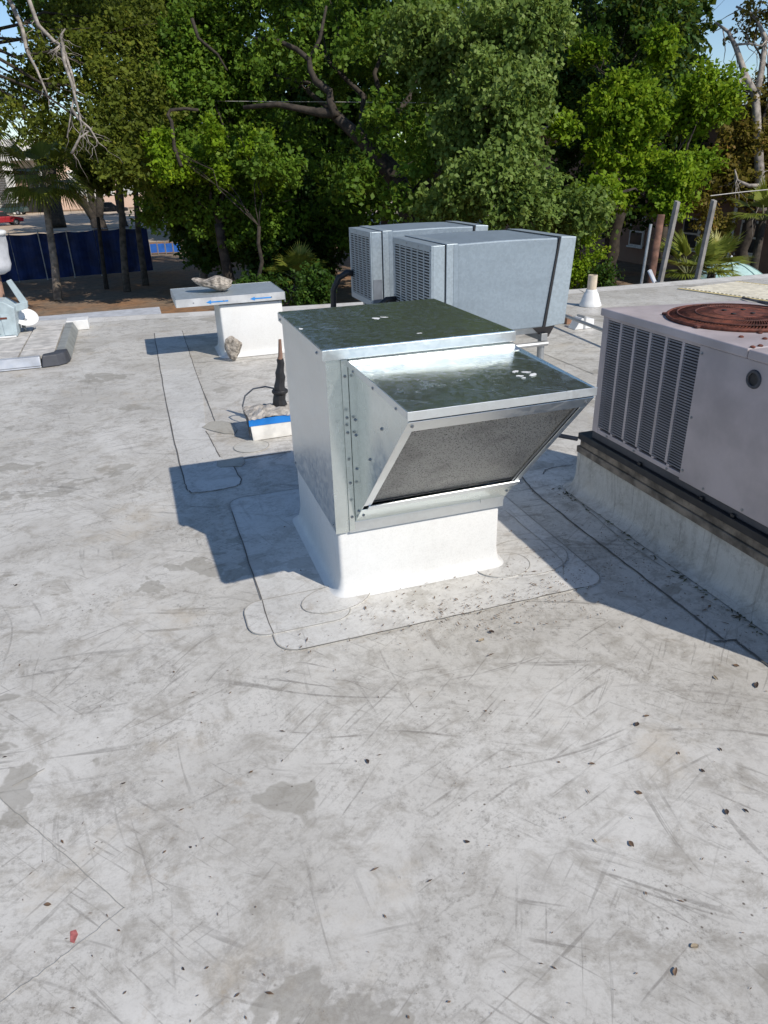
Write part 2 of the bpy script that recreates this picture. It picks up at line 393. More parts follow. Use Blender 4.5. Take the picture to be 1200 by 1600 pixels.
# ------------------------------------------------------------------ hooded intake unit in the middle
def curb_box(name, x0, x1, y0, y1, h, mat, label, rad=.018, flare=.05, group=None):
    prof = [(flare, .004), (flare * .55, .012), (flare * .25, .028), (.006, .055), (0, .09), (0, h - .01), (-.006, h)]
    vs = []; fs = []; n = None
    for off, z in prof:
        ring = roundrect(x0 - off, x1 + off, y0 - off, y1 + off, rad + max(off, 0) * 1.2, 5); n = len(ring)
        vs += [(x, y, z) for x, y in ring]
    for i in range(len(prof) - 1):
        for k in range(n): fs.append((i * n + k, i * n + (k + 1) % n, (i + 1) * n + (k + 1) % n, (i + 1) * n + k))
    fs.append(tuple(range((len(prof) - 1) * n, len(prof) * n)))
    mb = MB(); c = Vector(((x0 + x1) / 2, (y0 + y1) / 2, 0)); mb.add([Vector(v) - c for v in vs], fs)
    o = mb.build(name, mat, None, 0, False); o.location = c
    for p_ in o.data.polygons: p_.use_smooth = True
    o.data.polygons[len(fs) - 1].use_smooth = False
    tag(o, label, 'roof curb', group); return o
bx0, bx1, by0, by1 = .606, 1.355, 2.533, 3.343; zc, zt = .307, 1.056
curb_box('roof_curb', bx0 + .008, bx1 - .008, by0 + .008, by1 - .008, zc + .02, CURBM, 'clean white membrane roof curb under the shiny hooded metal unit')
k = Kit('intake_unit', ((bx0 + bx1) / 2, (by0 + by1) / 2, zc - .004), 'shiny galvanised intake unit with slanted filter hood and flat cap', 'intake unit')
zb = zc - .004
k.part(MB().box(bx0, bx0 + .006, by0 + .002, by1, zb, 1.03), 'side_panel', GALVM, .0015)
k.part(MB().box(bx1 - .006, bx1, by0 + .002, by1, zb, 1.03), 'side_panel', GALVM, .0015)
k.part(MB().box(bx0 + .007, bx1 - .007, by1 - .006, by1, zb, 1.03), 'back_panel', GALVM, .0015)
k.part(MB().box(bx0 + .007, bx1 - .007, by0, by0 + .006, zb, 1.03), 'front_panel', GALV, .0015)
k.part(MB().box(bx0 - .0015, bx0 + .05, by0 - .003, by0 - .0005, zb - .002, 1.016), 'corner_flange', GALV, .001)
k.part(MB().box(.662, .686, by0 - .007, by0 - .0035, zb + .005, 1.012), 'mounting_flange', GALV, .001)
cap = k.part(MB().box(bx0 - .012, bx1 + .012, by0 - .012, by1 + .012, 1.017, zt), 'cap', GALV, .003, seg=3)
cx0_, cx1_, cy0_, cy1_ = bx0 - .0145, bx1 + .0145, by0 - .0145, by1 + .0145
for a in ((cx0_, cx1_, cy0_, cy0_ + .002), (cx0_, cx0_ + .002, cy0_ + .0022, cy1_)):
    k.part(MB().box(*a, 1.0155, zt - .004), 'cap_skirt', GALVM, .0005, sub=cap)
# hood
tl = Vector((.699, 1.918, .988)); tr = Vector((1.386, 1.985, .966)); hxl, hxr = .687, 1.362
yb = by0 - .005; dn = Vector((0, 0, -.03))
bl = Vector((hxl, yb, .349)); br = Vector((hxr, yb, .349))
def lerp(a, b, t): return Vector(a).lerp(Vector(b), t)
ful, fur = Vector((hxl, yb - .055, .999)), Vector((hxr, yb - .055, .992))
# top sheet
top = k.part(MB().prism([tuple(ful), tuple(tl), tuple(tr), tuple(fur)], (0, 0, -.003)), 'hood_top', GALV, .001)
k.part(MB().prism([(hxl, yb, 1.012), tuple(ful + Vector((0, -.01, .002))), tuple(fur + Vector((0, -.01, .002))), (hxr, yb, 1.010)], (0, 0, -.002)), 'flashing', GALVM, .0005)
# side panels with thickness
sd = k.part(MB().prism([(hxl, yb, 1.006), (hxl, yb, .345), tuple(tl + dn * .9), tuple(tl + Vector((0, 0, .002)))], (.003, 0, 0)), 'hood_side', GALV, .0008)
k.part(MB().prism([(hxr - .003, yb, 1.004), (hxr - .003, yb, .345), tuple(tr + dn * .9 + Vector((-.003, 0, 0))), tuple(tr + Vector((-.003, 0, .002)))], (.003, 0, 0)), 'hood_side', GALV, .0008)
# folded edge strip along the top of the near side
e0 = Vector((hxl - .002, yb, 1.010)); e1 = tl + Vector((-.003, -.002, .004))
k.part(MB().prism([tuple(e0), tuple(e1), tuple(e1 + Vector((0, 0, -.024))), tuple(e0 + Vector((0, 0, -.024)))], (-.002, 0, 0)), 'folded_edge', GALVM, .0005, sub=sd)
# front lip
fl_, fr_ = tl + Vector((-.004, -.003, .003)), tr + Vector((.004, -.003, .003))
k.part(MB().prism([tuple(fl_), tuple(fr_), tuple(fr_ + dn * .95), tuple(fl_ + dn * .95)], (0, -.003, 0)), 'front_lip', GALVM, .0008, sub=top)
# slanted filter frame
ftl, ftr = tl + dn + Vector((0, .004, 0)), tr + dn + Vector((0, .004, 0))
nrm = (ftr - ftl).cross(bl - ftl).normalized()
if nrm.y > 0: nrm = -nrm
def fp(u, v, d=0.): return lerp(lerp(ftl, ftr, u), lerp(bl, br, u), v) + nrm * d
def fquad(u0, u1, v0, v1, d, th=.004): return MB().prism([tuple(fp(u0, v0, d)), tuple(fp(u1, v0, d)), tuple(fp(u1, v1, d)), tuple(fp(u0, v1, d))], tuple(nrm * th))
fr = k.part(fquad(.0, 1, 0, .075, .0), 'filter_frame', GALVM, .001)
k.part(fquad(.0, .045, .0755, .80, .0), 'frame_stile', GALVM, .001, sub=fr)
k.part(fquad(.965, 1., .0755, .80, .0), 'frame_stile', GALVM, .001, sub=fr)
k.part(fquad(.03, 1., .801, .845, .004, .006), 'frame_rail', WPLAST if False else GALVM, .001, sub=fr)
k.part(fquad(.0, 1., .8455, 1., .0), 'bottom_panel', GALV, .001)
k.part(fquad(.046, .964, .076, .80, -.010, .004), 'filter_mesh', FILT)
k.part(fquad(.946, .956, .076, .80, -.004, .006), 'filter_channel', ZINC, .0005, sub=fr)
k.part(fquad(.058, .95, .775, .785, -.004, .003), 'filter_bead', BLACK, .0005, sub=fr)
k.part(MB().box(bx0 + .055, bx1 + .001, by0 - .006, by0 - .0032, zb - .004, .3455), 'bottom_flange', GALVM, .001)
k.part(MB().box(bx1 - .11, bx1 + .003, by0 - .0095, by0 - .0063, zb + .03, .44), 'corner_tab', GALVM, .001)
for py_, z in ((yb - .08, .985), (yb - .30, .982), (yb - .52, .975)): k.shared('screw', SCREW, ZINC, (hxl - .003 + .012 * ((yb - py_) / .6), py_, z), ROT_NEG_X)
for (a, b) in ((.60, .93), (.50, .77), (.62, .62), (.12, .93), (.1, .62), (.1, .52), (.06, .45)):
    yy = yb - (1 - a) * .0 - .0; 
for yy, zz in ((2.16, .86), (2.30, .70), (2.46, .80), (2.46, .74), (2.47, .60), (2.47, .42)): k.shared('screw', SCREW, ZINC, (hxl - .0005 + .012 * ((yb - yy) / .6), yy, zz), ROT_NEG_X)
for zz in (.95, .79, .73, .52, .37): k.shared('screw', SCREW, ZINC, (.674, by0 - .007, zz), ROT_NEG_Y)
for xx in (.03, .97):
    for vv in (.03, .92): k.shared('screw', SCREW, ZINC, fp(xx, vv, .004), (math.atan2(-nrm.y, nrm.z), 0, 0))
for yy, zz in ((2.60, .985), (3.3, .985), (2.56, .33), (3.30, .33)): k.shared('screw', SCREW, ZINC, (bx0 - .0145 if zz > .9 else bx0, yy, zz + .045 if zz > .9 else zz), ROT_NEG_X)
k.shared('screw', SCREW, ZINC, (1.29, by0 - .0095, .40), ROT_NEG_Y)

SPL = simple('white_splat', (.78, .78, .76), .7)
for (px_, py_, z_, r_) in ((805, 580, .9835, .010), (812, 587, .9820, .008), (822, 581, .9820, .010), (833, 585, .9805, .011), (818, 590, .9810, .005), (588, 497, zt, .014), (600, 495, zt, .010), (470, 513, zt, .009), (655, 520, zt, .007)):
    c = G(px_, py_, z_ + .002); k.part(MB().add([(c.x, c.y, z_ + .0018 if z_ < 1 else z_ + .001)] + [(x, y, z_ + .0014 if z_ < 1 else z_ + .0006) for x, y in ell((c.x, c.y), r_ * 1.7, r_, 14, random.uniform(0, 3), .3)], [(0, 1 + i, 1 + (i + 1) % 14) for i in range(14)]), 'splat', SPL, sub=top if z_ < 1 else cap)

# ------------------------------------------------------------------ louvred panels (generic)
def grille(kit, org, u, n, W, Hh, cols, rows, mull, plate_mat, slat_mat, back_mat, sub=None, depth=.03, tilt=.5, flat=0.):
    org = Vector(org); u = Vector(u); n = Vector(n); v = Vector((0, 0, 1))
    cw = (W - mull * (cols - 1)) / cols
    kit.part(MB().prism([org - n * depth, org + u * W - n * depth, org + u * W + v * Hh - n * depth, org + v * Hh - n * depth], tuple(-n * .003)), 'coil_back', back_mat, sub=sub)
    for c in range(cols):
        a = org + u * (c * (cw + mull))
        if c: kit.part(MB().prism([a - u * mull, a, a + v * Hh, a - u * mull + v * Hh], tuple(-n * .012)), 'mullion', plate_mat, .001, sub=sub)
        mb = MB(); ph = Hh / rows
        for r in range(rows):
            z = a + v * (ph * (r + .5))
            if flat:
                mb.prism([z - v * ph * flat * .5, z + u * cw - v * ph * flat * .5, z + u * cw + v * ph * flat * .5, z + v * ph * flat * .5], tuple(-n * .002)); continue
            p0 = z - n * .002 - v * ph * tilt * .5; p1 = z - n * .014 + v * ph * tilt * .5
            mb.prism([p0, p0 + u * cw, p1 + u * cw, p1], tuple(v * .0016))
        kit.part(mb, 'louver', slat_mat, sub=sub, kind='stuff')

# ------------------------------------------------------------------ lilac package unit on the right
ax, ay1, ay0, at, ab = 2.12, 3.03, 1.25, 1.0, .378
acb = curb_box('roof_curb', 2.117 + .012, 2.86, 1.15, 3.165, .225, OLDCURB, 'dirty old membrane curb under the lilac package unit', .02, .07)
k = Kit('timber_sleeper', (2.17, 2.1, .226), 'weathered timber plank between the lilac unit and its dirty curb', 'plank')
k.part(MB().box(2.108, 2.20, 1.15, 3.135, .2262, .262), 'lower_board', WOOD, .004)
k.part(MB().box(2.118, 2.20, 1.15, 3.12, .2625, .302), 'upper_board', WOOD, .004)
k = Kit('package_unit', (2.7, 2.1, .303), 'lilac grey packaged air conditioner with louvred side and rusty top fan guard', 'air conditioner')
k.part(MB().box(2.104, 2.84, 1.18, 3.125, .303, .338), 'base_rail', BLACK, .003)
k.part(MB().box(2.125, 2.80, 1.22, 3.03, .3385, ab), 'base_pan', EDGED, .003)
k.part(MB().hexa([(2.17, 1.24, ab + .001), (2.78, 1.24, ab + .001), (2.78, 2.87, ab + .001), (2.17, 2.99, ab + .001)], [(2.17, 1.24, at - .04), (2.78, 1.24, at - .04), (2.78, 2.87, at - .04), (2.17, 2.99, at - .04)]), 'inner_body', DARK)
lid = k.part(MB().prism([(ax - .012, 2.097, at - .037), (2.82, 2.097, at - .037), (2.82, 2.90, at - .037), (ax - .012, ay1 + .012, at - .037)], (0, 0, .037)), 'lid', PAINT, .006, seg=3)
k.part(MB().box(ax - .012, 2.82, 1.2, 2.094, at - .037, at - .001), 'lid', PAINT, .006, seg=3)
k.part(MB().box(ax, ax + .02, 2.985, ay1, ab, at - .0375), 'corner_post', PAINT, .003)
k.part(MB().prism([(ax + .0205, ay1 - .002, ab), (2.805, 2.885, ab), (2.805, 2.872, ab), (ax + .0205, 3.0, ab)], (0, 0, at - .0375 - ab)), 'back_panel', PAINT, .003)
sp = k.part(MB().box(ax - .003, ax + .04, 1.22, 2.352, ab - .006, at - .038), 'side_panel', PAINT, .004)
k.part(MB().box(ax + .001, ax + .02, 2.3525, 2.9845, ab, ab + .022), 'lower_rail', PAINT, .002)
k.part(MB().box(ax + .001, ax + .02, 2.3525, 2.9845, at - .050, at - .0375), 'upper_rail', PAINT, .002)
grille(k, (ax + .001, 2.984, ab + .034), (0, -1, 0), (-1, 0, 0), .630, at - .050 - ab - .034, 6, 44, .016, PAINT, PAINTD, BLACK, depth=.03, flat=.5)
for j in range(6):                                                                # foot bars with dark slots under each louvre column
    y1_ = 2.984 - j * .1075
    k.part(MB().box(ax + .001, ax + .02, y1_ - .018, y1_ - .0, ab + .0222, ab + .0338), 'slot_bar', PAINT, .001)
k.part(MB().lathe([(.034, 0), (.034, .006), (.026, .008)], (0, 0, 0), 28), 'knockout', BLACK) if False else None
hole = k.part(MB().add([(ax - .0035 - (.006 if rr == 1 else 0), 2.05 + math.cos(a) * r_, .895 + math.sin(a) * r_) for rr, r_ in ((0, .036), (1, .033), (1, .024)) for a in [2 * math.pi * i / 28 for i in range(28)]] , [(i + 28 * j, (i + 1) % 28 + 28 * j, (i + 1) % 28 + 28 * (j + 1), i + 28 * (j + 1)) for j in range(2) for i in range(28)]), 'grommet', EDGED, sub=sp)
k.part(MB().add([(ax - .0045, 2.05 + math.cos(a) * .0245, .895 + math.sin(a) * .0245) for a in [2 * math.pi * i / 28 for i in range(28)]], [tuple(range(28))[::-1]]), 'opening', BLACK, sub=sp)
for zz in (.93, .66, .42): k.shared('screw', SCREW, ZINC, (ax - .003, 2.335, zz), ROT_NEG_X)
for yy in (2.9, 2.68, 2.44, 2.2, 1.98): k.shared('screw', SCREW, RUSTD, (ax - .003 if yy < 2.35 else ax + .001, yy, ab + .010), ROT_NEG_X)
for yy in (2.62, 2.02, 2.2): k.part(MB().box(2.112, 2.124, yy - .01, yy + .01, .338, .352), 'clip', BLACK, .002)
fc = Vector((2.475, 2.555, at)); fR = .29
fan = k.part(MB().lathe([(fR + .006, .002), (fR + .006, .012), (fR, .016), (fR - .008, .012), (fR - .008, .002)], fc, 56), 'fan_guard', RUST, smooth=True)
mb = MB()
for i in range(120):
    a = 2 * math.pi * i / 120; pts = []
    for t in (0, .15, .4, .7, 1):
        r_ = fR - .002 - t * (fR - .10); aa = a + t * .45; z = .010 + .014 * math.sin(min(1, t * 1.4) * math.pi / 2)
        pts.append(fc + Vector((r_ * math.cos(aa), r_ * math.sin(aa), z)))
    mb.tube(pts, .0024, 4, False)
k.part(mb, 'guard_wires', RUST, sub=fan, kind='stuff')
for r_, z in ((fR * .86, .0205), (fR * .6, .0245)): k.part(MB().tube([fc + Vector((r_ * math.cos(2 * math.pi * i / 40), r_ * math.sin(2 * math.pi * i / 40), z)) for i in range(41)], .0035, 5, False), 'guard_ring', RUSTD, sub=fan)
k.part(MB().lathe([(.104, .020), (.100, .027), (.0, .028)], fc, 36, False), 'hub_disc', RUST, sub=fan)
k.part(MB().lathe([(fR - .009, .0008), (fR - .012, .0015), (.0, .0015)], fc, 40, False), 'fan_well', DARK, sub=fan)
for a in range(4):
    c = fc + Vector((.06 * math.cos(a * 1.57 + .5), .06 * math.sin(a * 1.57 + .5), 0)); k.part(MB().box(c.x - .008, c.x + .008, c.y - .008, c.y + .008, fc.z + .0285, fc.z + .033), 'bolt', BLACK, .002, sub=fan)
for a in range(6):
    aa = a * math.pi / 3 + .3; c = fc + Vector(((fR + .008) * math.cos(aa), (fR + .008) * math.sin(aa), 0))
    k.part(MB().box(c.x - .012, c.x + .012, c.y - .012, c.y + .012, at + .0005, at + .012), 'guard_foot', RUSTD, .004, sub=fan)
for q in ((1158, 527), (1187, 521), (1176, 543), (1195, 530), (1188, 541)):
    c = G(*q, at); k.part(MB().lathe([(.010, .0005), (.010, .004), (.005, .007)], (c.x, c.y, at), 10), 'rusty_bolt', RUST, sub=lid)
# short dark conduit behind the hood to the unit
o = MB().tube([(2.12, 3.15, .29), (1.98, 3.32, .295), (1.7, 3.6, .30), (1.66, 3.64, .0)], .012, 8).build('conduit', EDGED); tag(o, 'thin black conduit running behind the hood to the lilac unit', 'conduit')

# ------------------------------------------------------------------ two wrapped galvanised units on a stand
def duct_unit(label, x0, x1, y0, y1, z0, z1, cols, grey_low=False):
    k = Kit('ducted_unit', ((x0 + x1) / 2, (y0 + y1) / 2, z0), label, 'air handler', 'galvanised air handlers on the steel stand')
    L = x1 - x0
    xa, xb, xc, xd = x0 + .115, x0 + .215, x0 + L * .87, x1
    k.part(MB().box(x0 + .01, xa, y0, y1, z0, z1), 'inlet_casing', LEADG, .004)
    k.part(MB().box(xa + .004, xb, y0 - .014, y1 + .014, z0 - .006, z1 + .008), 'collar', LEADG, .004)
    k.part(MB().box(xa - .004, xa + .0035, y0 - .004, y1 + .004, z0, z1 + .004), 'dark_gap_strip', BLACK)  # black strip stands in for the shaded gap between casing and collar
    # main wrapped box: slightly bellied sheet
    mb = MB(); n = 10
    vs = []
    for i in range(n + 1):
        t = i / n; x = xb + .001 + (xc - xb - .002) * t; bul = .012 * math.sin(math.pi * t)
        vs += [(x, y0 - .004 - bul, z0 - .012), (x, y1 + .004 + bul, z0 - .012), (x, y1 + .004 + bul * .4, z1 + .003 + bul * .6), (x, y0 - .004 - bul * .4, z1 + .003 + bul * .6)]
    fs = [(0, 1, 2, 3), tuple(4 * n + j for j in (3, 2, 1, 0))]
    for i in range(n):
        for j in range(4): fs.append((4 * i + j, 4 * i + 4 + j, 4 * i + 4 + (j + 1) % 4, 4 * i + (j + 1) % 4))
    mb.add(vs, fs); k.part(mb, 'main_casing', GALVO, .012, seg=3)
    # flared end collar, gap opens towards the bottom, its shade drawn as a black wedge
    f0 = .02
    k.part(MB().hexa([(xc + .004 - .075, y0 - .016, z0 - .012), (xd - .05, y0 - .014, z0 + .0), (xd - .05, y1 + .014, z0), (xc + .004 - .075, y1 + .016, z0 - .012)],
                     [(xc + f0, y0 - .018, z1 + .012), (xd, y0 - .012, z1 + .004), (xd, y1 + .012, z1 + .004), (xc + f0, y1 + .018, z1 + .012)]), 'end_collar', LEADG, .006)
    k.part(MB().hexa([(xc - .095, y0 - .018, z0 - .010), (xc - .071, y0 - .019, z0 - .010), (xc - .071, y0 - .005, z0 - .010), (xc - .095, y0 - .005, z0 - .010)],
                     [(xc + .006, y0 - .014, z1 + .004), (xc + .020, y0 - .014, z1 + .004), (xc + .020, y0 - .004, z1 + .004), (xc + .006, y0 - .004, z1 + .004)]), 'dark_gap_strip', BLACK)
    k.part(MB().box(xc + .004, xc + .019, y0, y1, z1 + .0045, z1 + .011), 'dark_gap_strip', BLACK)  # black strip for the dark of the gap across the top
    k.part(MB().box(xb - .035, xb + .006, y0 - .0165, y0 - .0145, z0 - .004, z1 + .002), 'seam_cover', GALVO, .0008)
    # louvre face on the left
    m_ = .045; W = y1 - y0; Hh = z1 - z0
    fr_ = k.part(MB().box(x0 - .004, x0 + .0095, y0, y0 + m_, z0, z1), 'frame_stile', LEADG, .002)
    k.part(MB().box(x0 - .004, x0 + .0095, y1 - m_, y1, z0, z1), 'frame_stile', LEADG, .002)
    k.part(MB().box(x0 - .004, x0 + .0095, y0 + m_ + .0005, y1 - m_ - .0005, z0, z0 + .06), 'frame_rail', LEADG, .002)
    k.part(MB().box(x0 - .004, x0 + .0095, y0 + m_ + .0005, y1 - m_ - .0005, z1 - .05, z1), 'frame_rail', LEADG, .002)
    grille(k, (x0 - .002, y1 - m_, z0 + .06), (0, -1, 0), (-1, 0, 0), W - 2 * m_, Hh - .11, cols, 26, .014, LEADG, LEADG, DARK, depth=.011, flat=.42)
    for yy in (y0 + .02, y1 - .02):
        for zz in (.06, .3, .55, .8, .95): k.shared('screw', SCREW, DARK, (x0 - .004, yy, z0 + Hh * zz), ROT_NEG_X)
    for yy in (.3, .6): k.shared('screw', SCREW, DARK, (x0 - .004, y0 + W * yy, z1 - .022), ROT_NEG_X)
    if grey_low: k.part(MB().box(x0 + .012, xa - .012, y0 - .003, y0 - .0005, z0, z0 + .26), 'access_panel', simple('slate_panel', (.16, .18, .21), .5), .001)
    return k
duct_unit('nearer galvanised air handler with louvred end, in front of its twin', 2.22, 3.50, 5.50, 6.42, .372, 1.072, 6)
duct_unit('farther galvanised air handler half hidden behind its twin', 2.20, 3.44, 7.02, 7.76, .372, 1.072, 5, True)
k = Kit('steel_stand', (2.85, 6.6, 0), 'steel equipment stand carrying the two galvanised air handlers', 'stand')
for y in (5.62, 6.30, 7.12, 7.66): k.part(MB().box(2.3, 3.38, y - .03, y + .03, .29, .355), 'rail', STEEL, .003)
for x in (2.4, 3.30): k.part(MB().box(x - .03, x + .03, 5.55, 7.7, .225, .2895), 'cross_beam', STEEL, .003)
for x in (2.4, 3.30):
    for y in (5.60, 6.6, 7.62):
        lg = k.part(MB().tube([(x, y, .012), (x, y, .2245)], .032, 12), 'leg', STEEL, smooth=False)
        k.part(MB().box(x - .08, x + .08, y - .08, y + .08, .004, .0118), 'foot_plate', STEEL, .002, sub=lg)
k.part(MB().prism([(3.18, 5.58, .356), (3.42, 5.58, .356), (3.36, 5.58, .25), (3.30, 5.58, .25)], (0, .06, 0)), 'bracket', simple('dark_steel', (.10, .085, .08), .6, .4), .003)
k.part(MB().tube([(3.02, 5.56, .20), (3.34, 5.56, .20)], .022, 8), 'brace', STEEL)
for nm, pts, r_ in (('thick black hose curving from the farther galvanised air handler', [(2.2, 7.68, .62), (2.14, 7.7, .63), (2.05, 7.72, .58), (1.99, 7.74, .46), (1.98, 7.75, .25), (1.98, 7.76, .02)], .032),
                    ('black hose leaving the louvred end of the nearer air handler', [(2.21, 6.35, .55), (2.13, 6.36, .55), (2.02, 6.38, .46), (1.97, 6.4, .3), (1.96, 6.4, .02)], .026)):
    o = MB().tube(pts, r_, 10).build('hose', BLACK, None, 0, True); tag(o, nm, 'hose')

# ------------------------------------------------------------------ capped white pedestal at the back left
curb_box('roof_curb', .702, 1.305, 7.09, 7.62, .50, CURBM, 'tall white pedestal curb under the overhanging metal cap', .02, .05)
k = Kit('flat_cap', (.8, 7.4, .5), 'flat sheet metal cap overhanging its white pedestal, with blue arrows', 'metal cap')
CAPM = galv('dull_galvanised', (.52, .57, .60), .42, .6, .5)
k.part(MB().box(.315, 1.325, 7.06, 7.80, .572, .582), 'top_sheet', CAPM, .002)
k.part(MB().box(.313, 1.328, 7.055, 7.0595, .512, .583), 'front_skirt', simple('cap_skirt', (.55, .56, .57), .5, .2), .001)
k.part(MB().box(.3085, .3125, 7.055, 7.80, .512, .583), 'side_skirt', CAPM, .001)
k.part(MB().box(1.3285, 1.3325, 7.055, 7.80, .49, .583), 'side_skirt', CAPM, .001)
k.part(MB().box(.313, 1.328, 7.8005, 7.8045, .512, .583), 'back_skirt', CAPM, .001)
k.part(MB().box(.314, .70, 7.061, 7.799, .5155, .518), 'soffit', CAPM)
for px_ in (.66, 1.07):
    zz = .541
    k.part(MB().prism([(px_ - .075, 7.0548, zz), (px_ - .03, 7.0548, zz + .018), (px_ - .03, 7.0548, zz + .006), (px_ + .13, 7.0548, zz + .006), (px_ + .13, 7.0548, zz - .006), (px_ - .03, 7.0548, zz - .006), (px_ - .03, 7.0548, zz - .018)], (0, -.0012, 0)), 'blue_arrow', BLUEP)
for xx in (.47, .75, 1.2): k.shared('screw', SCREW, ZINC, (xx, 7.055, .545), ROT_NEG_Y)
def rock(name, c, rx, ry, rz, seed, mat, label, cat, rot=0, shape=None):
    rr = np.random.default_rng(seed); n1, n2 = 26, 40; vs = []; fs = []
    dirs = rr.normal(size=(16, 3)); dirs /= np.linalg.norm(dirs, axis=1)[:, None]; dd = rr.uniform(.62, .95, 16)
    for i in range(n1 + 1):
        th = math.pi * i / n1
        for j in range(n2):
            ph = 2 * math.pi * j / n2; d = np.array([math.sin(th) * math.cos(ph), math.sin(th) * math.sin(ph), math.cos(th)])
            q = d @ dirs.T; r_ = min(1., min((dd[m] / q[m] for m in range(16) if q[m] > .05), default=1.)); r_ *= 1 + rr.normal() * .022
            x, y, z = d * r_; 
            if shape: x, y, z = shape(x, y, z)
            vs.append((x * rx, y * ry, z * rz))
    for i in range(n1):
        for j in range(n2): fs.append((i * n2 + j, (i + 1) * n2 + j, (i + 1) * n2 + (j + 1) % n2, i * n2 + (j + 1) % n2))
    zm = min(v[2] for v in vs)
    ca, sa = math.cos(rot), math.sin(rot)
    o = MB().add([(x * ca - y * sa, x * sa + y * ca, z - zm) for x, y, z in vs], fs).build(name, mat); o.location = c; tag(o, label, cat); return o
rock('concrete_chunk', (.70, 7.40, .580), .24, .13, .085, 3, CONC, 'long flat broken concrete chunk lying on the metal cap', 'rock', -.15, lambda x, y, z: (x, y * (1 + .35 * x), z * (.8 + .25 * math.sin(5 * x)) + (.55 * max(0, -x - .3))))
rock('concrete_chunk', (.775, 6.93, .003), .095, .07, .115, 11, CONC, 'small upright concrete chunk on the roof before the white pedestal', 'rock')

# ------------------------------------------------------------------ pitch pocket box with wrapped pipe
k = Kit('pitch_pocket', (.72, 4.75, .003), 'white pitch pocket box with blue tape band and crusty mortar top', 'pitch pocket')
k.part(MB().hexa([(.572, 4.61, .003), (.90, 4.62, .003), (.90, 4.93, .003), (.60, 4.93, .003)], [(.560, 4.615, .15), (.90, 4.62, .15), (.90, 4.92, .15), (.575, 4.92, .15)]), 'box_wall', simple('pocket_white', (.72, .70, .66), .7, var=.1, scale=12), .004)
k.part(MB().hexa([(.5555, 4.611, .105), (.9, 4.6145, .105), (.9, 4.6165, .105), (.5605, 4.6165, .105)], [(.5555, 4.6095, .148), (.9, 4.6135, .158), (.9, 4.6165, .158), (.5585, 4.6155, .148)]), 'blue_tape', BLUE)
k.part(MB().hexa([(.554, 4.6165, .03), (.5615, 4.6165, .03), (.587, 4.92, .03), (.580, 4.92, .03)], [(.551, 4.6165, .152), (.558, 4.6165, .152), (.573, 4.92, .152), (.566, 4.92, .152)]), 'tar_side', simple('tar', (.045, .043, .042), .6, var=.5, scale=30), .002)
vs = []; fs = []; n = 18
for i in range(n + 1):
    for j in range(n + 1):
        x = .558 + .345 * i / n; y = 4.608 + .315 * j / n; e = min(i, j, n - i, n - j) / n * 5
        vs.append((x + random.uniform(-.004, .004), y + random.uniform(-.004, .004), .146 + .03 * min(1, e) * (.5 + .5 * math.sin(i * .9) * math.cos(j * .7)) + random.uniform(0, .010) + .028 * math.exp(-((x - .72) ** 2 + (y - 4.7) ** 2) / .008)))
for i in range(n):
    for j in range(n): a = i * (n + 1) + j; fs.append((a, a + n + 1, a + n + 2, a + 1))
k.part(MB().add(vs, fs), 'mortar_top', MORTAR)
mb = MB(); pts = []; rad = []
for i in range(14):
    t = i / 13; pts.append((.80 + .045 * t + .004 * math.sin(i * 2.1), 4.80, .15 + .40 * t)); rad.append(.050 - .028 * min(1, t * 1.2) + .002 * math.sin(i * 1.9))
mb.tube(pts[:12], rad[:12], 12); pp = k.part(mb, 'wrapped_pipe', BLACK)
k.part(MB().tube([pts[11], (.84, 4.80, .51), (.846, 4.80, .62)], [.018, .016, .010], 10), 'bare_pipe', MAST, sub=pp)
k.part(MB().lathe([(.050, .255), (.056, .262), (.056, .274), (.05, .28)], (.814, 4.80, 0), 16), 'tie_band', BLACK, sub=pp)
o = MB().tube([(.80, 4.86, .27), (.74, 4.95, .27), (.66, 5.0, .25), (.60, 5.02, .20), (.575, 5.02, .13), (.58, 5.0, .07), (.63, 4.98, .02)], .006, 6).build('loose_cable', simple('grey_cable', (.12, .13, .15), .5), None, 0, True); tag(o, 'thin grey cable looping beside the black wrapped pipe', 'cable')

# ------------------------------------------------------------------ vent pipe, conduit and its block, walkway pad
c = G(922, 478)
k = Kit('vent_pipe', (c.x, c.y, 0), 'beige vent pipe in a white cone boot near the roof edge', 'vent pipe')
k.part(MB().lathe([(.135, .003), (.135, .02), (.12, .05), (.105, .10), (.085, .155), (.07, .175), (.066, .20), (.058, .202)], (c.x, c.y, 0), 28, False), 'boot', WPLAST, smooth=True)
k.part(MB().lathe([(.056, .19), (.056, .37), (.048, .37), (.048, .28)], (c.x, c.y, 0), 20), 'pipe', PVC)
b = G(907, 513)
k = Kit('pipe_support', (b.x, b.y, 0), 'white wedge block supporting the grey roof conduit', 'pipe support')
k.part(MB().prism([(b.x - .11, b.y - .06, .003), (b.x + .13, b.y - .06, .003), (b.x + .12, b.y - .06, .10), (b.x - .03, b.y - .06, .12)], (0, .14, 0)), 'block', WPLAST, .004)
k.part(MB().box(b.x - .005, b.x + .02, b.y - .064, b.y + .085, .004, .135), 'strap', STEEL, .002)
a = G(893, 497, .13); e = G(950, 519, .13)
d = (e - a)
o = MB().tube([a - d * .8, a, e, e + d * .8], .018, 10).build('conduit', STEEL, None, 0, True); tag(o, 'grey metal conduit over the white block towards the lilac unit', 'conduit')
o = MB().box(-.03, .03, -.04, .04, 0, .09).build('junction_box', simple('rusty_tan', (.30, .17, .11), .8), None, .004); o.location = (G(886, 506).x, G(886, 506).y, .003); tag(o, 'small rusty tan box on the roof beside the white wedge block', 'junction box')
q = [G(1058, 452), G(1170, 468), G(1330, 488), G(1330, 452), G(1140, 442)]
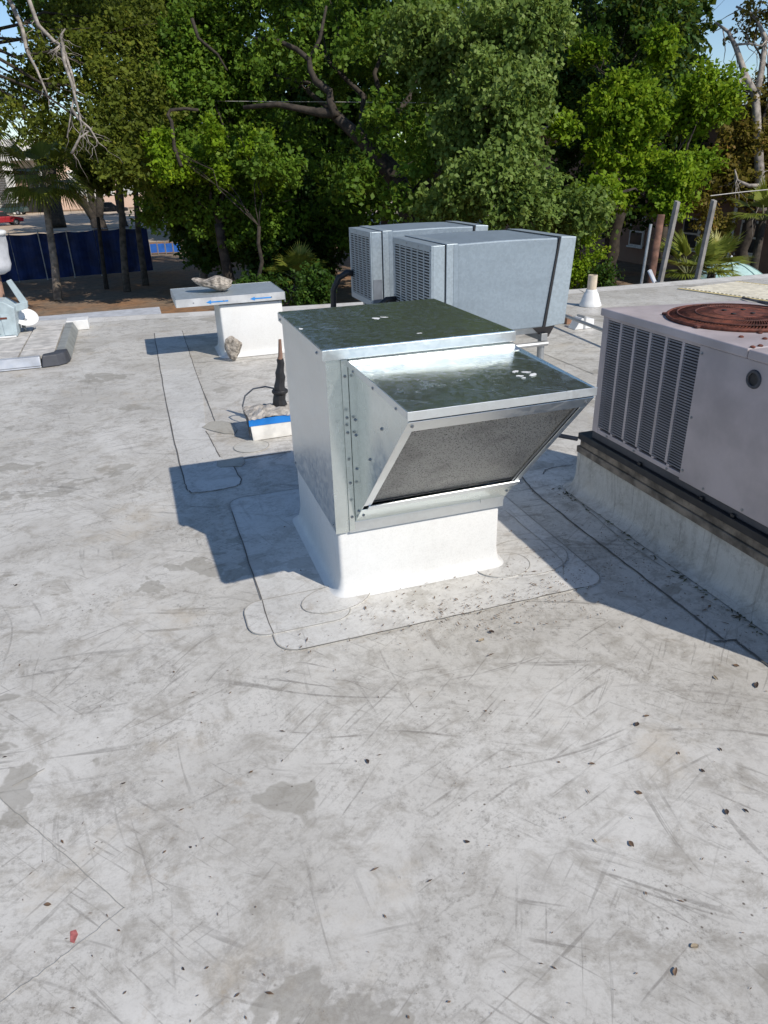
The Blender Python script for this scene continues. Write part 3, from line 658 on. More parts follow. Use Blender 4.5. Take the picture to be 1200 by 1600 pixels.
k = Kit('walkway_pad', (q[0].x + .5, q[0].y - .5, .003), 'ribbed walkway pad with yellow borders on the far right roof', 'walkway pad')
A_, B_, D_ = Vector((q[0].x, q[0].y, 0)), Vector((q[1].x, q[1].y, 0)), Vector((q[4].x, q[4].y, 0))
ux = (D_ - A_); uy = (B_ - A_)
Lx = 3.4; ux = ux.normalized(); uy_l = uy.length; uy = uy.normalized(); wd = 1.15
def wp(s_, t_, z): return tuple(A_ + uy * s_ + ux * t_ + Vector((0, 0, z)))
k.part(MB().prism([wp(0, 0, .003), wp(3.6, 0, .003), wp(3.6, wd, .003), wp(0, wd, .003)], (0, 0, .006)), 'pad', TREAD)
for i in range(56):
    s_ = .05 + i * .063
    k.part(MB().prism([wp(s_, .08, .0092), wp(s_ + .034, .08, .0092), wp(s_ + .034, wd - .08, .0092), wp(s_, wd - .08, .0092)], (0, 0, .010)), 'tread_rib', simple('tan_rib', (.60, .56, .46), .8))
for t_ in (0, wd - .06): k.part(MB().prism([wp(0, t_, .0093), wp(3.6, t_, .0093), wp(3.6, t_ + .06, .0093), wp(0, t_ + .06, .0093)], (0, 0, .004)), 'yellow_border', YEL)
o = MB().tube([(G(1160, 468) + Vector((0, 0, .02))), G(1172, 472) + Vector((0, 0, .03)), G(1186, 473) + Vector((0, 0, .015)), G(1215, 480) + Vector((0, 0, .02))], .016, 6).build('loose_cable', EDGED); tag(o, 'scrap of dark cable lying beside the ribbed walkway pad', 'cable')

# posts by the edge and the pole behind
for (b_, t_), lab in ((((7.219, 9.03, .0), (7.345, 9.05, 1.07)), 'grey leaning post at the roof edge, left of the pair'), (((7.831, 8.985, .0), (7.925, 9.0, 1.065)), 'grey leaning post at the roof edge, right of the pair')):
    k = Kit('roof_post', b_, lab, 'post', 'grey posts at the roof edge')
    b_, t_ = Vector(b_), Vector(t_)
    sx, sy = .028, .035
    k.part(MB().hexa([b_ + Vector((-sx, -sy, .01)), b_ + Vector((sx, -sy, .01)), b_ + Vector((sx, sy, .01)), b_ + Vector((-sx, sy, .01))], [t_ + Vector((-sx, -sy, 0)), t_ + Vector((sx, -sy, 0)), t_ + Vector((sx, sy, .02)), t_ + Vector((-sx, sy, .02))]), 'shaft', POSTM, .005)
    k.part(MB().box(b_.x - .05, b_.x + .05, b_.y - .05, b_.y + .05, .003, .012), 'foot_plate', STEEL, .002)
o1 = G(1010, 441); dpt = 13.5
pt = P(1033, 335, 12.6); pb = Vector((pt.x - .25, pt.y - .15, GZ))
o = MB().tube([pb, pb.lerp(pt, .5), pt], [.075, .07, .065], 12).build('utility_pole', POLEM, None, 0, True); tag(o, 'brown wooden utility pole just beyond the roof edge', 'utility pole')
pt2 = P(1017, 350, 12.2); o = MB().tube([(pt2.x - .3, pt2.y - .15, GZ), pt2], .025, 8).build('metal_pipe', STEEL); tag(o, 'thin metal pipe standing against the brown utility pole', 'pipe')
a = G(1014, 424, .1) ; o = MB().prism([P(1014, 424, 11.6), P(1018, 421, 11.6), P(1026, 440, 11.4), P(1022, 442, 11.4)], (0, .04, 0)).build('brace_board', WPLAST); tag(o, 'short pale brace board leaning by the utility pole', 'board')

# ------------------------------------------------------------------ ballast platform and equipment at the left edge
k = Kit('ballast_platform', (-1.6, 8.2, .003), 'low paver filled ballast platform with grey edging at the left', 'platform')
k.part(MB().box(-2.6, -.80, 7.52, 9.20, .004, .062), 'tray', EDGED)
xs = [-2.55, -1.93, -1.185, -.865]; ys = [7.545, 7.86, 8.5, 9.17]
for i in range(3):
    for j in range(3): k.part(MB().box(xs[i] + .007, xs[i + 1] - .007, ys[j] + .007, ys[j + 1] - .007, .0625, .098 + random.uniform(-.003, .003)), 'paver', PAVER, .006)
def edging(poly0, poly1, mat, nm): k.part(MB().hexa(poly0, poly1), nm, mat, .008, seg=3)
edging([(-2.6, 7.440, .02), (-.985, 7.440, .02), (-.985, 7.535, .02), (-2.6, 7.535, .02)], [(-2.6, 7.465, .105), (-.985, 7.465, .105), (-.985, 7.535, .105), (-2.6, 7.535, .105)], EDGEL, 'front_edging')
edging([(-2.6, 7.435, .004), (-.985, 7.435, .004), (-.985, 7.535, .004), (-2.6, 7.535, .004)], [(-2.6, 7.438, .018), (-.985, 7.438, .018), (-.985, 7.535, .018), (-2.6, 7.535, .018)], EDGEL, 'front_sill')
edging([(-.855, 7.700, .004), (-.73, 7.720, .004), (-.73, 9.2, .004), (-.855, 9.2, .004)], [(-.855, 7.700, .105), (-.775, 7.720, .105), (-.775, 9.2, .105), (-.855, 9.2, .105)], EDGEG, 'side_edging')
pc = [(-.98, 7.430), (-.83, 7.450), (-.76, 7.510), (-.735, 7.600), (-.73, 7.715), (-.855, 7.700), (-.875, 7.600), (-.98, 7.540)]
mb = MB(); n = len(pc); ctr = Vector((-.87, 7.58, 0))
mb.add([(x, y, .004) for x, y in pc] + [(x + (ctr.x - x) * .16, y + (ctr.y - y) * .16, .112) for x, y in pc], [tuple(range(n))[::-1], tuple(range(n, 2 * n))] + [(i, (i + 1) % n, n + (i + 1) % n, n + i) for i in range(n)])
k.part(mb, 'corner_cap', EDGED, .01, seg=3)
k = Kit('equipment_box', (-1.42, 8.85, .1), 'blue grey equipment box with angled bracket on the ballast platform', 'equipment box')
bxm = k.part(MB().prism([(-1.75, 8.62, .10), (-1.30, 8.62, .10), (-1.27, 8.62, .40), (-1.37, 8.62, .47), (-1.75, 8.62, .47)], (0, .34, 0)), 'housing', GREYB, .012, seg=3)
k.part(MB().box(-1.72, -1.45, 8.612, 8.6195, .14, .33), 'door', GREYB, .004, sub=bxm)
k.part(MB().box(-1.42, -1.33, 8.612, 8.6195, .12, .34), 'side_door', GREYB, .004, sub=bxm)
k.part(MB().box(-1.44, -1.36, 8.606, 8.6115, .29, .31), 'latch', RUST, .002, sub=bxm)
k.part(MB().box(-1.80, -1.27, 8.60, 9.0, .0985, .118) if False else MB().box(-1.80, -1.31, 8.585, 8.61, .099, .116), 'plinth', WPLAST, .003, sub=bxm)
k.part(MB().prism([(-1.31, 8.78, .65), (-1.26, 8.78, .665), (-1.15, 8.78, .42), (-1.21, 8.78, .38)], (0, .05, 0)), 'bracket', GREYB, .006)
k.part(MB().prism([(-1.29, 8.77, .41), (-1.15, 8.77, .43), (-1.16, 8.77, .36), (-1.31, 8.77, .32)], (0, .07, 0)), 'bracket_foot', GREYB, .006)
k = Kit('small_dish', (-1.12, 8.9, .1), 'white oval dish lying beside the blue grey equipment box', 'dish')
dc = Vector((-1.215, 8.90, .255)); dn_ = Vector((.35, -.55, .75)).normalized(); du = dn_.orthogonal().normalized(); dv = dn_.cross(du)
vs = [dc - dn_ * .045]; fs = []
for i in range(1, 6):
    for j in range(28):
        a = 2 * math.pi * j / 28; r_ = i / 5; vs.append(dc + (du * math.cos(a) * .135 + dv * math.sin(a) * .12) * r_ - dn_ * .045 * (1 - r_ * r_))
for j in range(28): fs.append((0, 1 + j, 1 + (j + 1) % 28))
for i in range(4):
    for j in range(28): a = 1 + i * 28; fs.append((a + j, a + 28 + j, a + 28 + (j + 1) % 28, a + (j + 1) % 28))
o = k.part(MB().add(vs, fs), 'dish_shell', WPLAST, smooth=True); sm = o.modifiers.new('solid', 'SOLIDIFY'); sm.thickness = .008
k.part(MB().tube([dc - dn_ * .04, dc - dn_ * .10 + Vector((-.02, 0, -.04)), (-1.25, 8.95, .098)], .02, 8), 'mount', STEEL)
k = Kit('wrapped_vent', (-1.43, 8.9, .1), 'grey wrapped canister vent on a brown mast at the left edge', 'vent')
k.part(MB().tube([(-1.44, 8.99, .099), (-1.43, 8.99, .75)], .05, 12), 'mast', MAST, smooth=True)
prof = [(.02, .70), (.10, .705), (.165, .74), (.19, .80), (.185, .90), (.19, 1.0), (.185, 1.09), (.188, 1.10), (.188, 1.10)]
vs = []; n = 28
for i, (r_, z) in enumerate(prof[:-1]):
    for j in range(n):
        a = 2 * math.pi * j / n; rr_ = r_ * (1 + .03 * math.sin(3 * a + i * 1.3) + .02 * math.sin(7 * a - i)); vs.append((-1.43 + rr_ * math.cos(a), 8.99 + rr_ * math.sin(a), z))
fs = [(i * n + j, i * n + (j + 1) % n, (i + 1) * n + (j + 1) % n, (i + 1) * n + j) for i in range(len(prof) - 2) for j in range(n)] + [tuple(range(n))[::-1]]
k.part(MB().add(vs, fs), 'canister', WRAP, smooth=True)
k.part(MB().lathe([(.18, 1.095), (.205, 1.10), (.208, 1.125), (.19, 1.14), (.0, 1.145)], (-1.43, 8.99, 0), 32, False), 'rim', WPLAST, smooth=True)
# lower white canopy beyond the edge
k = Kit('lower_canopy', (-.8, 12.4, GZ), 'lower white flat canopy roof beyond the roof edge at left', 'canopy')
k.part(MB().box(-6, .30, 11.2, 13.0, -.62, -.40), 'slab', simple('canopy_shade_grey', (.45, .46, .48), .7), .01)  # white slab coloured grey in place of the tree shade on it
for x in (-5.8, -3., .1):
    for y in (11.4, 12.8): k.part(MB().tube([(x, y, GZ), (x, y, -.6205)], .06, 8), 'column', WPLAST)
o = MB().box(-.12, .12, -.12, .12, 0, .11).build('block', WPLAST, None, .006); o.location = (G(124, 512).x, G(124, 512).y - .05, .003); tag(o, 'small white block at the roof edge beside the ballast platform', 'block')

# ------------------------------------------------------------------ debris on the roof
LEAFB = [simple('dead_leaf_dark', (.055, .035, .025), .7, var=.3, scale=40), simple('dead_leaf_brown', (.16, .10, .06), .7, var=.3, scale=40), simple('dead_leaf_tan', (.34, .27, .18), .8, var=.3, scale=40)]
spots = [(574, 1191, 9, 0), (995, 1133, 8, 0), (1182, 1072, 11, 0), (1150, 1041, 7, 1), (1056, 1320, 0, 0), (986, 1320, 9, 1), (930, 1315, 6, 2), (730, 1316, 7, 0), (925, 1195, 8, 1), (1135, 1270, 8, 0), (1165, 1268, 7, 0), (1098, 1205, 6, 0), (1125, 1172, 6, 0), (1085, 1480, 9, 2), (1055, 1520, 10, 1), (768, 990, 8, 0), (752, 1003, 10, 2), (998, 1240, 8, 1), (193, 1225, 6, 0), (298, 1325, 4, 0), (287, 1515, 5, 0), (75, 1415, 8, 1), (1010, 1120, 7, 1), (873, 1192, 4, 1), (1118, 1060, 8, 2), (1060, 1178, 5, 1), (690, 975, 5, 0), (25, 915, 5, 0), (8, 1184, 5, 0)]
protos = []
for i in range(4):
    n = 9; vs = []; fs = []
    for j in range(n):
        t = j / (n - 1); wv_ = .5 * math.sin(math.pi * t) ** .8 * (.55 + .25 * (i % 2)); curl = .18 * math.sin(t * 3 + i)
        vs += [(t - .5, -wv_ + .1 * math.sin(t * 4 + i), .10 + curl * .5 + .10), (t - .5, .1 * math.sin(t * 4 + i), .03 + curl * .3), (t - .5, wv_ + .1 * math.sin(t * 4 + i), .12 + curl * .5)]
    zmin = min(v[2] for v in vs); vs = [(x, y, z - zmin) for x, y, z in vs]
    for j in range(n - 1):
        for s_ in (0, 1): fs.append((3 * j + s_, 3 * j + 3 + s_, 3 * j + 4 + s_, 3 * j + 1 + s_))
    me = mesh_of(MB().add(vs, fs), 'dead_leaf'); protos.append(me)
for i, (px_, py_, s_, mi) in enumerate(spots):
    if s_ == 0: continue
    c = G(px_, py_); L_ = s_ * 1.15 * (c - CAM).length / F
    me = protos[i % 4].copy(); me.materials.append(LEAFB[mi]); o = link('dead_leaf', me, None); o.location = (c.x, c.y, .0085 if py_ < 1010 and 400 < px_ < 900 else .003); o.scale = (L_, L_ * .8, L_ * .55); o.rotation_euler = (0, 0, random.uniform(0, 6.3))
    tag(o, 'single curled dead leaf lying on the dirty foreground roof', 'leaf', 'dead leaves scattered over the foreground roof')
mb = MB()
def speck(x, y, s_, z=.0035):
    a = random.uniform(0, 6.28); l_ = s_ * random.uniform(.8, 2.2); w_ = s_ * random.uniform(.3, .6); ca, sa = math.cos(a), math.sin(a)
    mb.add([(x - l_ * ca, y - l_ * sa, z), (x + w_ * sa, y - w_ * ca, z + s_ * .25), (x + l_ * ca, y + l_ * sa, z + .001), (x - w_ * sa, y + w_ * ca, z + s_ * .1)], [(0, 1, 2, 3)])
for i in range(900):                                   # in front of the unit
    x = random.gauss(1.15, .30); y = random.gauss(2.27, .13); speck(x, y, abs(random.gauss(0, .0026)) + .001, .0085)
for i in range(260): speck(random.gauss(1.62, .12), random.gauss(2.35, .15), abs(random.gauss(0, .0022)) + .001, .009)
for i in range(300):
    c = G(random.uniform(0, 1200), random.uniform(600, 1600)); speck(c.x, c.y, abs(random.gauss(0, .0022)) + .0009)
for i in range(260):
    t = random.random(); speck(1.98 + random.gauss(0, .06), 1.6 + 1.7 * t, abs(random.gauss(0, .003)) + .001)
o = mb.build('roof_debris', LEAFB[1]); tag(o, 'tiny brown leaf crumbs scattered over the white roof', 'debris', kind='stuff')
mb = MB()
for i in range(160):                                   # dirt drifted against the lilac unit curb
    speck(2.03 + abs(random.gauss(0, .05)), random.uniform(1.5, 3.2), .006 + random.random() * .006, .004)
o = mb.build('moss_debris', simple('moss', (.10, .105, .06), .9, var=.4)); tag(o, 'mossy dirt gathered along the foot of the old curb', 'debris', kind='stuff')
# ------------------------------------------------------------------ street scenery behind, left
STUCCO = simple('pink_stucco', (.62, .46, .37), .9, var=.06); WTRIM = simple('white_trim', (.75, .73, .70), .7); GLASS = simple('dark_glass', (.03, .035, .04), .12)
def onto(px, py, y): d = ray(px, py); return CAM + d * ((y - CAM.y) / d.y)
YB = 128.
k = Kit('street_building', (-8, YB + 6, GZ), 'pink stucco building with white columns across the street at left', 'building')
xl, xr = onto(85, 300, YB).x, onto(300, 300, YB).x
k.part(MB().box(xl, xr, YB, YB + 14, GZ, 6.5), 'wall', STUCCO)
k.part(MB().box(xl - .4, xr + .4, YB - .5, YB + 14.4, 6.505, 7.1), 'roof', WTRIM)
for px_ in (125, 165, 205, 250):
    c = onto(px_, 300, YB); wd_ = k.part(MB().box(c.x - 1.3, c.x + 1.3, YB - .12, YB - .005, -1.4, 2.2), 'window', WTRIM, .02)
    k.part(MB().box(c.x - 1.1, c.x + 1.1, YB - .16, YB - .125, -1.2, 2.0), 'pane', simple('pale_pane', (.55, .56, .56), .2), sub=wd_)
for px_ in (142,):
    c = onto(px_, 300, YB); k.part(MB().box(c.x - .7, c.x + .7, YB - .9, YB - .25, GZ, 6.4), 'column', WTRIM)
k = Kit('porch_building', (-18, YB + 2, GZ), 'white columned porch building with dark doorway at the far left', 'building')
xl2, xr2 = onto(-160, 300, YB - 6).x, onto(80, 300, YB - 6).x
k.part(MB().box(xl2, xr2, YB - 4, YB + 8, GZ, 6), 'wall', simple('cream_wall', (.60, .55, .48), .9))
k.part(MB().box(xl2, xr2 + .3, YB - 7, YB - 4.005, 3.6, 6.2), 'porch_roof', WTRIM)
for px_ in (-60, -12, 20, 76):
    c = onto(px_, 300, YB - 6.5); k.part(MB().box(c.x - .55, c.x + .55, YB - 6.9, YB - 6., GZ, 3.595), 'column', WTRIM, .03)
c = onto(47, 300, YB - 4); k.part(MB().box(c.x - 1.9, c.x + 1.6, YB - 4.15, YB - 4.005, GZ, 2.6), 'doorway', BLACK)
c = onto(35, 300, YB - 4); k.part(MB().box(c.x - .9, c.x + .9, YB - 4.25, YB - 4.16, -1.6, 1.6), 'window', simple('brown_frame', (.2, .14, .1), .7))
c = onto(5, 300, YB - 4)
for i in range(14): k.part(MB().box(c.x - 1.8, c.x + 1.5, YB - 4.2, YB - 4.02, -2.2 + i * .3, -2.0 + i * .3), 'shutter_slat', WTRIM)
def car(label, px_, py_, col, ang, s_=1.0):
    c = G(px_, py_, GZ); k = Kit('parked_car', c, label, 'car', 'cars parked across the street')
    m_ = simple('car_paint_%d' % int(col[0] * 999 + col[2] * 99), col, .3); ca, sa = math.cos(ang), math.sin(ang)
    def T(pts): return [Vector((c.x + (x * ca - y * sa) * s_, c.y + (x * sa + y * ca) * s_, c.z + z * s_)) for x, y, z in pts]
    def side(prof, w0, w1, z): pass
    low = [(-2.2, .35), (2.2, .35), (2.25, .75), (1.2, .95), (-2.0, 1.0), (-2.25, .8)]; up = [(-1.9, 1.0), (.95, .95), (.35, 1.42), (-1.3, 1.45)]
    k.part(MB().prism(T([(x, -.88, z) for x, z in low]), tuple(T([(0, .88, 0)])[0] - T([(0, -.88, 0)])[0])), 'body', m_, .08, seg=3)
    k.part(MB().prism(T([(x, -.74, z) for x, z in up]), tuple(T([(0, .74, 0)])[0] - T([(0, -.74, 0)])[0])), 'cabin', GLASS, .06)
    k.part(MB().prism(T([(-1.32, -.70, 1.452), (.36, -.70, 1.425), (.36, .70, 1.425), (-1.32, .70, 1.452)]), (0, 0, .05 * s_)), 'roof', m_, .02)
    for x in (-1.4, 1.4):
        for y in (-.9, .72):
            q_ = T([(x, y, .33), (x, y + .18, .33)]); wh = k.part(MB().tube(q_, .33 * s_, 14), 'wheel', BLACK)
            k.part(MB().tube([q_[0] + (q_[0] - q_[1]) * .05, q_[1] + (q_[1] - q_[0]) * .05], .18 * s_, 10), 'rim', STEEL, sub=wh)
    for y in (-.6, .6): k.part(MB().prism(T([(2.2, y - .2, .62), (2.27, y - .2, .62), (2.27, y - .2, .76), (2.2, y - .2, .76)]), tuple(T([(0, .4, 0)])[0] - T([(0, 0, 0)])[0])), 'headlight', WPLAST)
car('red car at the far left across the street', 2, 353, (.30, .02, .03), .4)
car('dark green car behind the red car at the far left', 18, 336, (.03, .06, .06), 2.8)
car('black car beside the forked tree across the street', 172, 335, (.02, .02, .025), .2)
# blue fabric fence
BF = simple('blue_fence_fabric', (.007, .024, .11), .75, var=.3, scale=1.5, bump=.4, bscale=3); BF2 = simple('bright_blue_fabric', (.02, .13, .52), .7, var=.2, scale=1.5)
k = Kit('fabric_fence', G(120, 440, GZ), 'dark blue fabric construction fence beyond the trees', 'fence')
fa, fb = G(-60, 448, GZ), G(243, 432, GZ); fb = Vector((fb.x, fb.y + 2, GZ)); nfp = 7
for i in range(nfp):
    a = fa.lerp(fb, i / nfp); b = fa.lerp(fb, (i + 1) / nfp); dd_ = (b - a).normalized()
    pan = MB(); cols_ = 8; vs = []
    for j in range(cols_ + 1):
        t = j / cols_; q_ = a.lerp(b, .01 + .98 * t) + Vector((0, .06 * math.sin(t * 9 + i * 2), 0))
        vs += [q_ + Vector((0, 0, .08)), q_ + Vector((0, 0, 1.2 + .03 * math.sin(i + t * 4))) + Vector((0, .03 * math.sin(7 * t + i), 0)), q_ + Vector((0, 0, 2.25 - .06 * math.sin(math.pi * t)))]
    pan.add(vs, [(3 * j + s_, 3 * j + 3 + s_, 3 * j + 4 + s_, 3 * j + 1 + s_) for j in range(cols_) for s_ in (0, 1)])
    o = k.part(pan, 'fabric_panel', BF); o.modifiers.new('s', 'SOLIDIFY').thickness = .01
    k.part(MB().tube([a, a + Vector((0, 0, 2.35))], .03, 8), 'post', STEEL)
k.part(MB().tube([fa + Vector((0, 0, 2.3)), fb + Vector((0, 0, 2.3))], .02, 6), 'top_rail', STEEL)
a, b = G(236, 398, GZ), G(284, 396, GZ)
k = Kit('low_banner', a, 'bright blue low banner to the right of the dark blue fence', 'banner')
for i in range(4):
    p0 = a.lerp(b, i / 4); p1 = a.lerp(b, (i + 1) / 4 - .03)
    k.part(MB().prism([p0 + Vector((0, 0, .1)), p1 + Vector((0, 0, .12)), p1 + Vector((0, 0, .66)), p0 + Vector((0, 0, .64))], (0, .03, 0)), 'banner_panel', BF2)
    k.part(MB().tube([p0, p0 + Vector((0, 0, .8))], .03, 6), 'post', STEEL)
sgn = G(77, 342, GZ); k = Kit('street_sign', sgn, 'small red sign on a thin post behind the palm trunk', 'sign')
k.part(MB().tube([sgn, sgn + Vector((0, 0, 3.2))], .06, 8), 'post', STEEL); k.part(MB().box(sgn.x - .5, sgn.x + .5, sgn.y - .12, sgn.y - .07, GZ + 1.7, GZ + 2.9), 'sign_plate', simple('sign_red', (.6, .03, .06), .5), .02); k.part(MB().box(sgn.x - .35, sgn.x + .35, sgn.y - .12, sgn.y - .07, GZ + 2.95, GZ + 3.9), 'upper_plate', WPLAST, .02)
# ------------------------------------------------------------------ brick building on the right
def brick_material():
    m = NT('brick')
    br_ = m.n('TexBrick', Scale=4.2, Color1=(.50, .15, .075), Color2=(.38, .11, .06), Mortar=(.30, .19, .14)); m.put(br_.inputs['Vector'], m.mapv((1, 1, 1), (R(90), 0, R(90))))
    c = m.mix(m.math('MULTIPLY', m.ramp(m.noise(.8, 5), .4, .7), .5), br_.outputs['Color'], (.19, .07, .045))
    m.set(Base__Color=c, Roughness=.9); return m.m
BRK = brick_material(); bxw = 24.2
k = Kit('brick_building', (bxw + 5, 32, GZ), 'red brick building with white framed windows behind the trees at right', 'building')
k.part(MB().box(bxw, bxw + 10, 12, 48, GZ, 3.0), 'wall', BRK); k.part(MB().box(bxw - .5, bxw + 10.5, 11.5, 48.5, 3.005, 3.4), 'roof', simple('roof_edge', (.3, .27, .25), .9))
def onx(px, py, x): d = ray(px, py); return CAM + d * ((x - CAM.x) / d.x)
for (px_, pt_, pb_) in ((1178, 345, 398), (1000, 338, 385), (1085, 340, 390), (1250, 345, 400)):
    a = onx(px_, pt_, bxw); b = onx(px_, pb_, bxw); y = a.y; h2 = .55
    wf = k.part(MB().box(bxw - .10, bxw - .004, y - h2, y + h2, b.z, a.z), 'window', WTRIM, .01)
    mz = (a.z + b.z) / 2
    for z0_, z1_ in ((b.z + .08, mz - .04), (mz + .04, a.z - .08)): k.part(MB().box(bxw - .115, bxw - .1005, y - h2 + .1, y + h2 - .1, z0_, z1_), 'pane', GLASS, sub=wf)
    k.part(MB().box(bxw - .16, bxw - .101, y - h2 - .08, y + h2 + .08, b.z - .08, b.z - .002), 'sill', WTRIM, sub=wf)
a = onx(1152, 300, bxw - .2); k.part(MB().tube([(bxw - .12, a.y, GZ), (bxw - .12, a.y, 2.95)], .07, 8), 'downpipe', WTRIM)
# teal umbrella
c = P(1139, 424, 21.0); TEAL = simple('pale_teal_canvas', (.42, .60, .58), .6, var=.06)
k = Kit('patio_umbrella', (c.x, c.y, GZ), 'pale teal domed umbrella just beyond the right roof edge', 'umbrella')
n = 8; vs = [(c.x, c.y, c.z + .28)]
for i in range(1, 5):
    for j in range(n): a = 2 * math.pi * j / n + .2; r_ = 1.0 * i / 4; vs.append((c.x + r_ * math.cos(a), c.y + r_ * math.sin(a), c.z + .28 - .42 * (i / 4) ** 1.8))
fs = [(0, 1 + j, 1 + (j + 1) % n) for j in range(n)] + [(1 + i * n + j, 1 + (i + 1) * n + j, 1 + (i + 1) * n + (j + 1) % n, 1 + i * n + (j + 1) % n) for i in range(3) for j in range(n)]
o = k.part(MB().add(vs, fs), 'canopy', TEAL); o.modifiers.new('s', 'SOLIDIFY').thickness = .01
for j in range(n):
    a = 2 * math.pi * j / n + .2; k.part(MB().tube([(c.x + 1.0 * i / 4 * math.cos(a), c.y + 1.0 * i / 4 * math.sin(a), c.z + .287 - .42 * (i / 4) ** 1.8) for i in range(5)], .012, 5), 'rib', simple('teal_seam', (.16, .27, .27), .7))
k.part(MB().tube([(c.x, c.y, GZ), (c.x, c.y, c.z + .27)], .03, 8), 'pole', STEEL); k.part(MB().lathe([(.03, .285), (.05, .32), (.03, .42), (.0, .45)], c, 10, False), 'finial', WPLAST)

# ------------------------------------------------------------------ trees
LM = dict(
    oak=leaf_mat('oak_leaf', (.050, .100, .012), (.135, .245, .024), (.290, .415, .055), .42),
    light=leaf_mat('light_leaf', (.085, .145, .026), (.205, .300, .070), (.390, .480, .165), .4, .5),
    maple=leaf_mat('maple_leaf', (.095, .185, .010), (.240, .375, .018), (.430, .500, .040), .45),
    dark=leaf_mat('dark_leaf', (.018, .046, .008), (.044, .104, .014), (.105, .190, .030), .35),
    olive=leaf_mat('olive_leaf', (.070, .100, .016), (.165, .205, .028), (.310, .300, .045), .45),
    rust=leaf_mat('rust_leaf', (.090, .080, .016), (.200, .155, .028), (.340, .170, .045), .4),
    palm=leaf_mat('palm_leaf', (.095, .135, .020), (.240, .280, .050), (.430, .400, .100), .35, .4))
BARK = simple('dark_bark', (.045, .036, .028), .95, var=.35, scale=5, bump=.8, bscale=12)
BARKP = simple('pale_bark', (.26, .215, .17), .95, var=.35, scale=4, bump=.6, bscale=10)
BARK2 = simple('brown_bark', (.11, .09, .07), .95, var=.35, scale=4, bump=.6, bscale=10)
BARKG = simple('grey_bark', (.30, .27, .24), .9, var=.3, scale=6)
def leaves(name, centres, radii, n, size, mat, parent, loc, spread=.32, per=54, droop=.0, shell=.55):
    """n leaf blades in twig clusters through a set of ellipsoid masses"""
    centres = np.array(centres, float); radii = np.array(radii, float)
    vol = (radii.prod(1)) ** .72; vol /= vol.sum()
    nc = max(1, n // per)
    idx = rng.choice(len(centres), nc, p=vol)
    d = rng.normal(size=(nc, 3)); d /= np.linalg.norm(d, axis=1)[:, None]
    r = (shell + (1 - shell) * rng.random(nc)) ** (1.0) ; inner = rng.random(nc) < .22; r[inner] *= rng.random(inner.sum())
    lump = 1 + .22 * np.sin(d[:, 0] * 5 + idx) * np.cos(d[:, 2] * 6 + idx * 2.1)
    cc = centres[idx] + d * radii[idx] * (r * lump)[:, None]
    tw = d * .6 + rng.normal(size=(nc, 3)) * .5; tw[:, 2] -= droop; tw /= np.linalg.norm(tw, axis=1)[:, None]   # twig direction
    m = nc * per
    ci = np.repeat(np.arange(nc), per)
    t = rng.random(m)
    pos = cc[ci] + tw[ci] * ((t - .5) * spread * 2.6)[:, None] + rng.normal(size=(m, 3)) * spread * .46 * (1.1 - .5 * t)[:, None]
    ax = tw[ci] * .8 + rng.normal(size=(m, 3)) * .75; ax[:, 2] -= .25 + droop * .5; ax /= np.linalg.norm(ax, axis=1)[:, None]
    up = rng.normal(size=(m, 3)) * .55 + np.array([.15, -.45, .75]); sd_ = np.cross(ax, up); sd_ /= (np.linalg.norm(sd_, axis=1)[:, None] + 1e-9)
    L_ = size * rng.uniform(.6, 1.35, m)[:, None]; W_ = L_ * rng.uniform(.27, .42, m)[:, None]
    nn = np.cross(sd_, ax)
    v = np.empty((m, 4, 3)); v[:, 0] = pos - ax * L_ * .5; v[:, 1] = pos + sd_ * W_ + nn * W_ * .25; v[:, 2] = pos + ax * L_ * .5; v[:, 3] = pos - sd_ * W_ + nn * W_ * .25
    v -= np.array(loc)
    me = bpy.data.meshes.new(name); me.vertices.add(m * 4); me.vertices.foreach_set('co', v.reshape(-1).astype(np.float32))
    me.loops.add(m * 4); me.loops.foreach_set('vertex_index', np.arange(m * 4, dtype=np.int32))
    me.polygons.add(m); me.polygons.foreach_set('loop_start', np.arange(0, m * 4, 4, dtype=np.int32))
    me.update(calc_edges=True)
    tint = np.clip(rng.random(nc)[ci] * .55 + rng.random(m) * .45, 0, 1)
    at_ = me.attributes.new('tint', 'FLOAT', 'POINT'); at_.data.foreach_set('value', np.repeat(tint, 4).astype(np.float32))
    o = link(name, me, mat, parent); o['kind'] = 'stuff' if False else 'crown'
    del o['kind']
    return o
def wob_path(a, b, n=6, amp=.2, sag=0):
    a, b = Vector(a), Vector(b); out = []
    for i in range(n + 1):
        t = i / n; q_ = a.lerp(b, t); f = math.sin(math.pi * t) * amp * (b - a).length
        out.append(q_ + Vector((random.uniform(-f, f), random.uniform(-f, f), random.uniform(-f, f) * .6 + sag * math.sin(math.pi * t))))
    return out
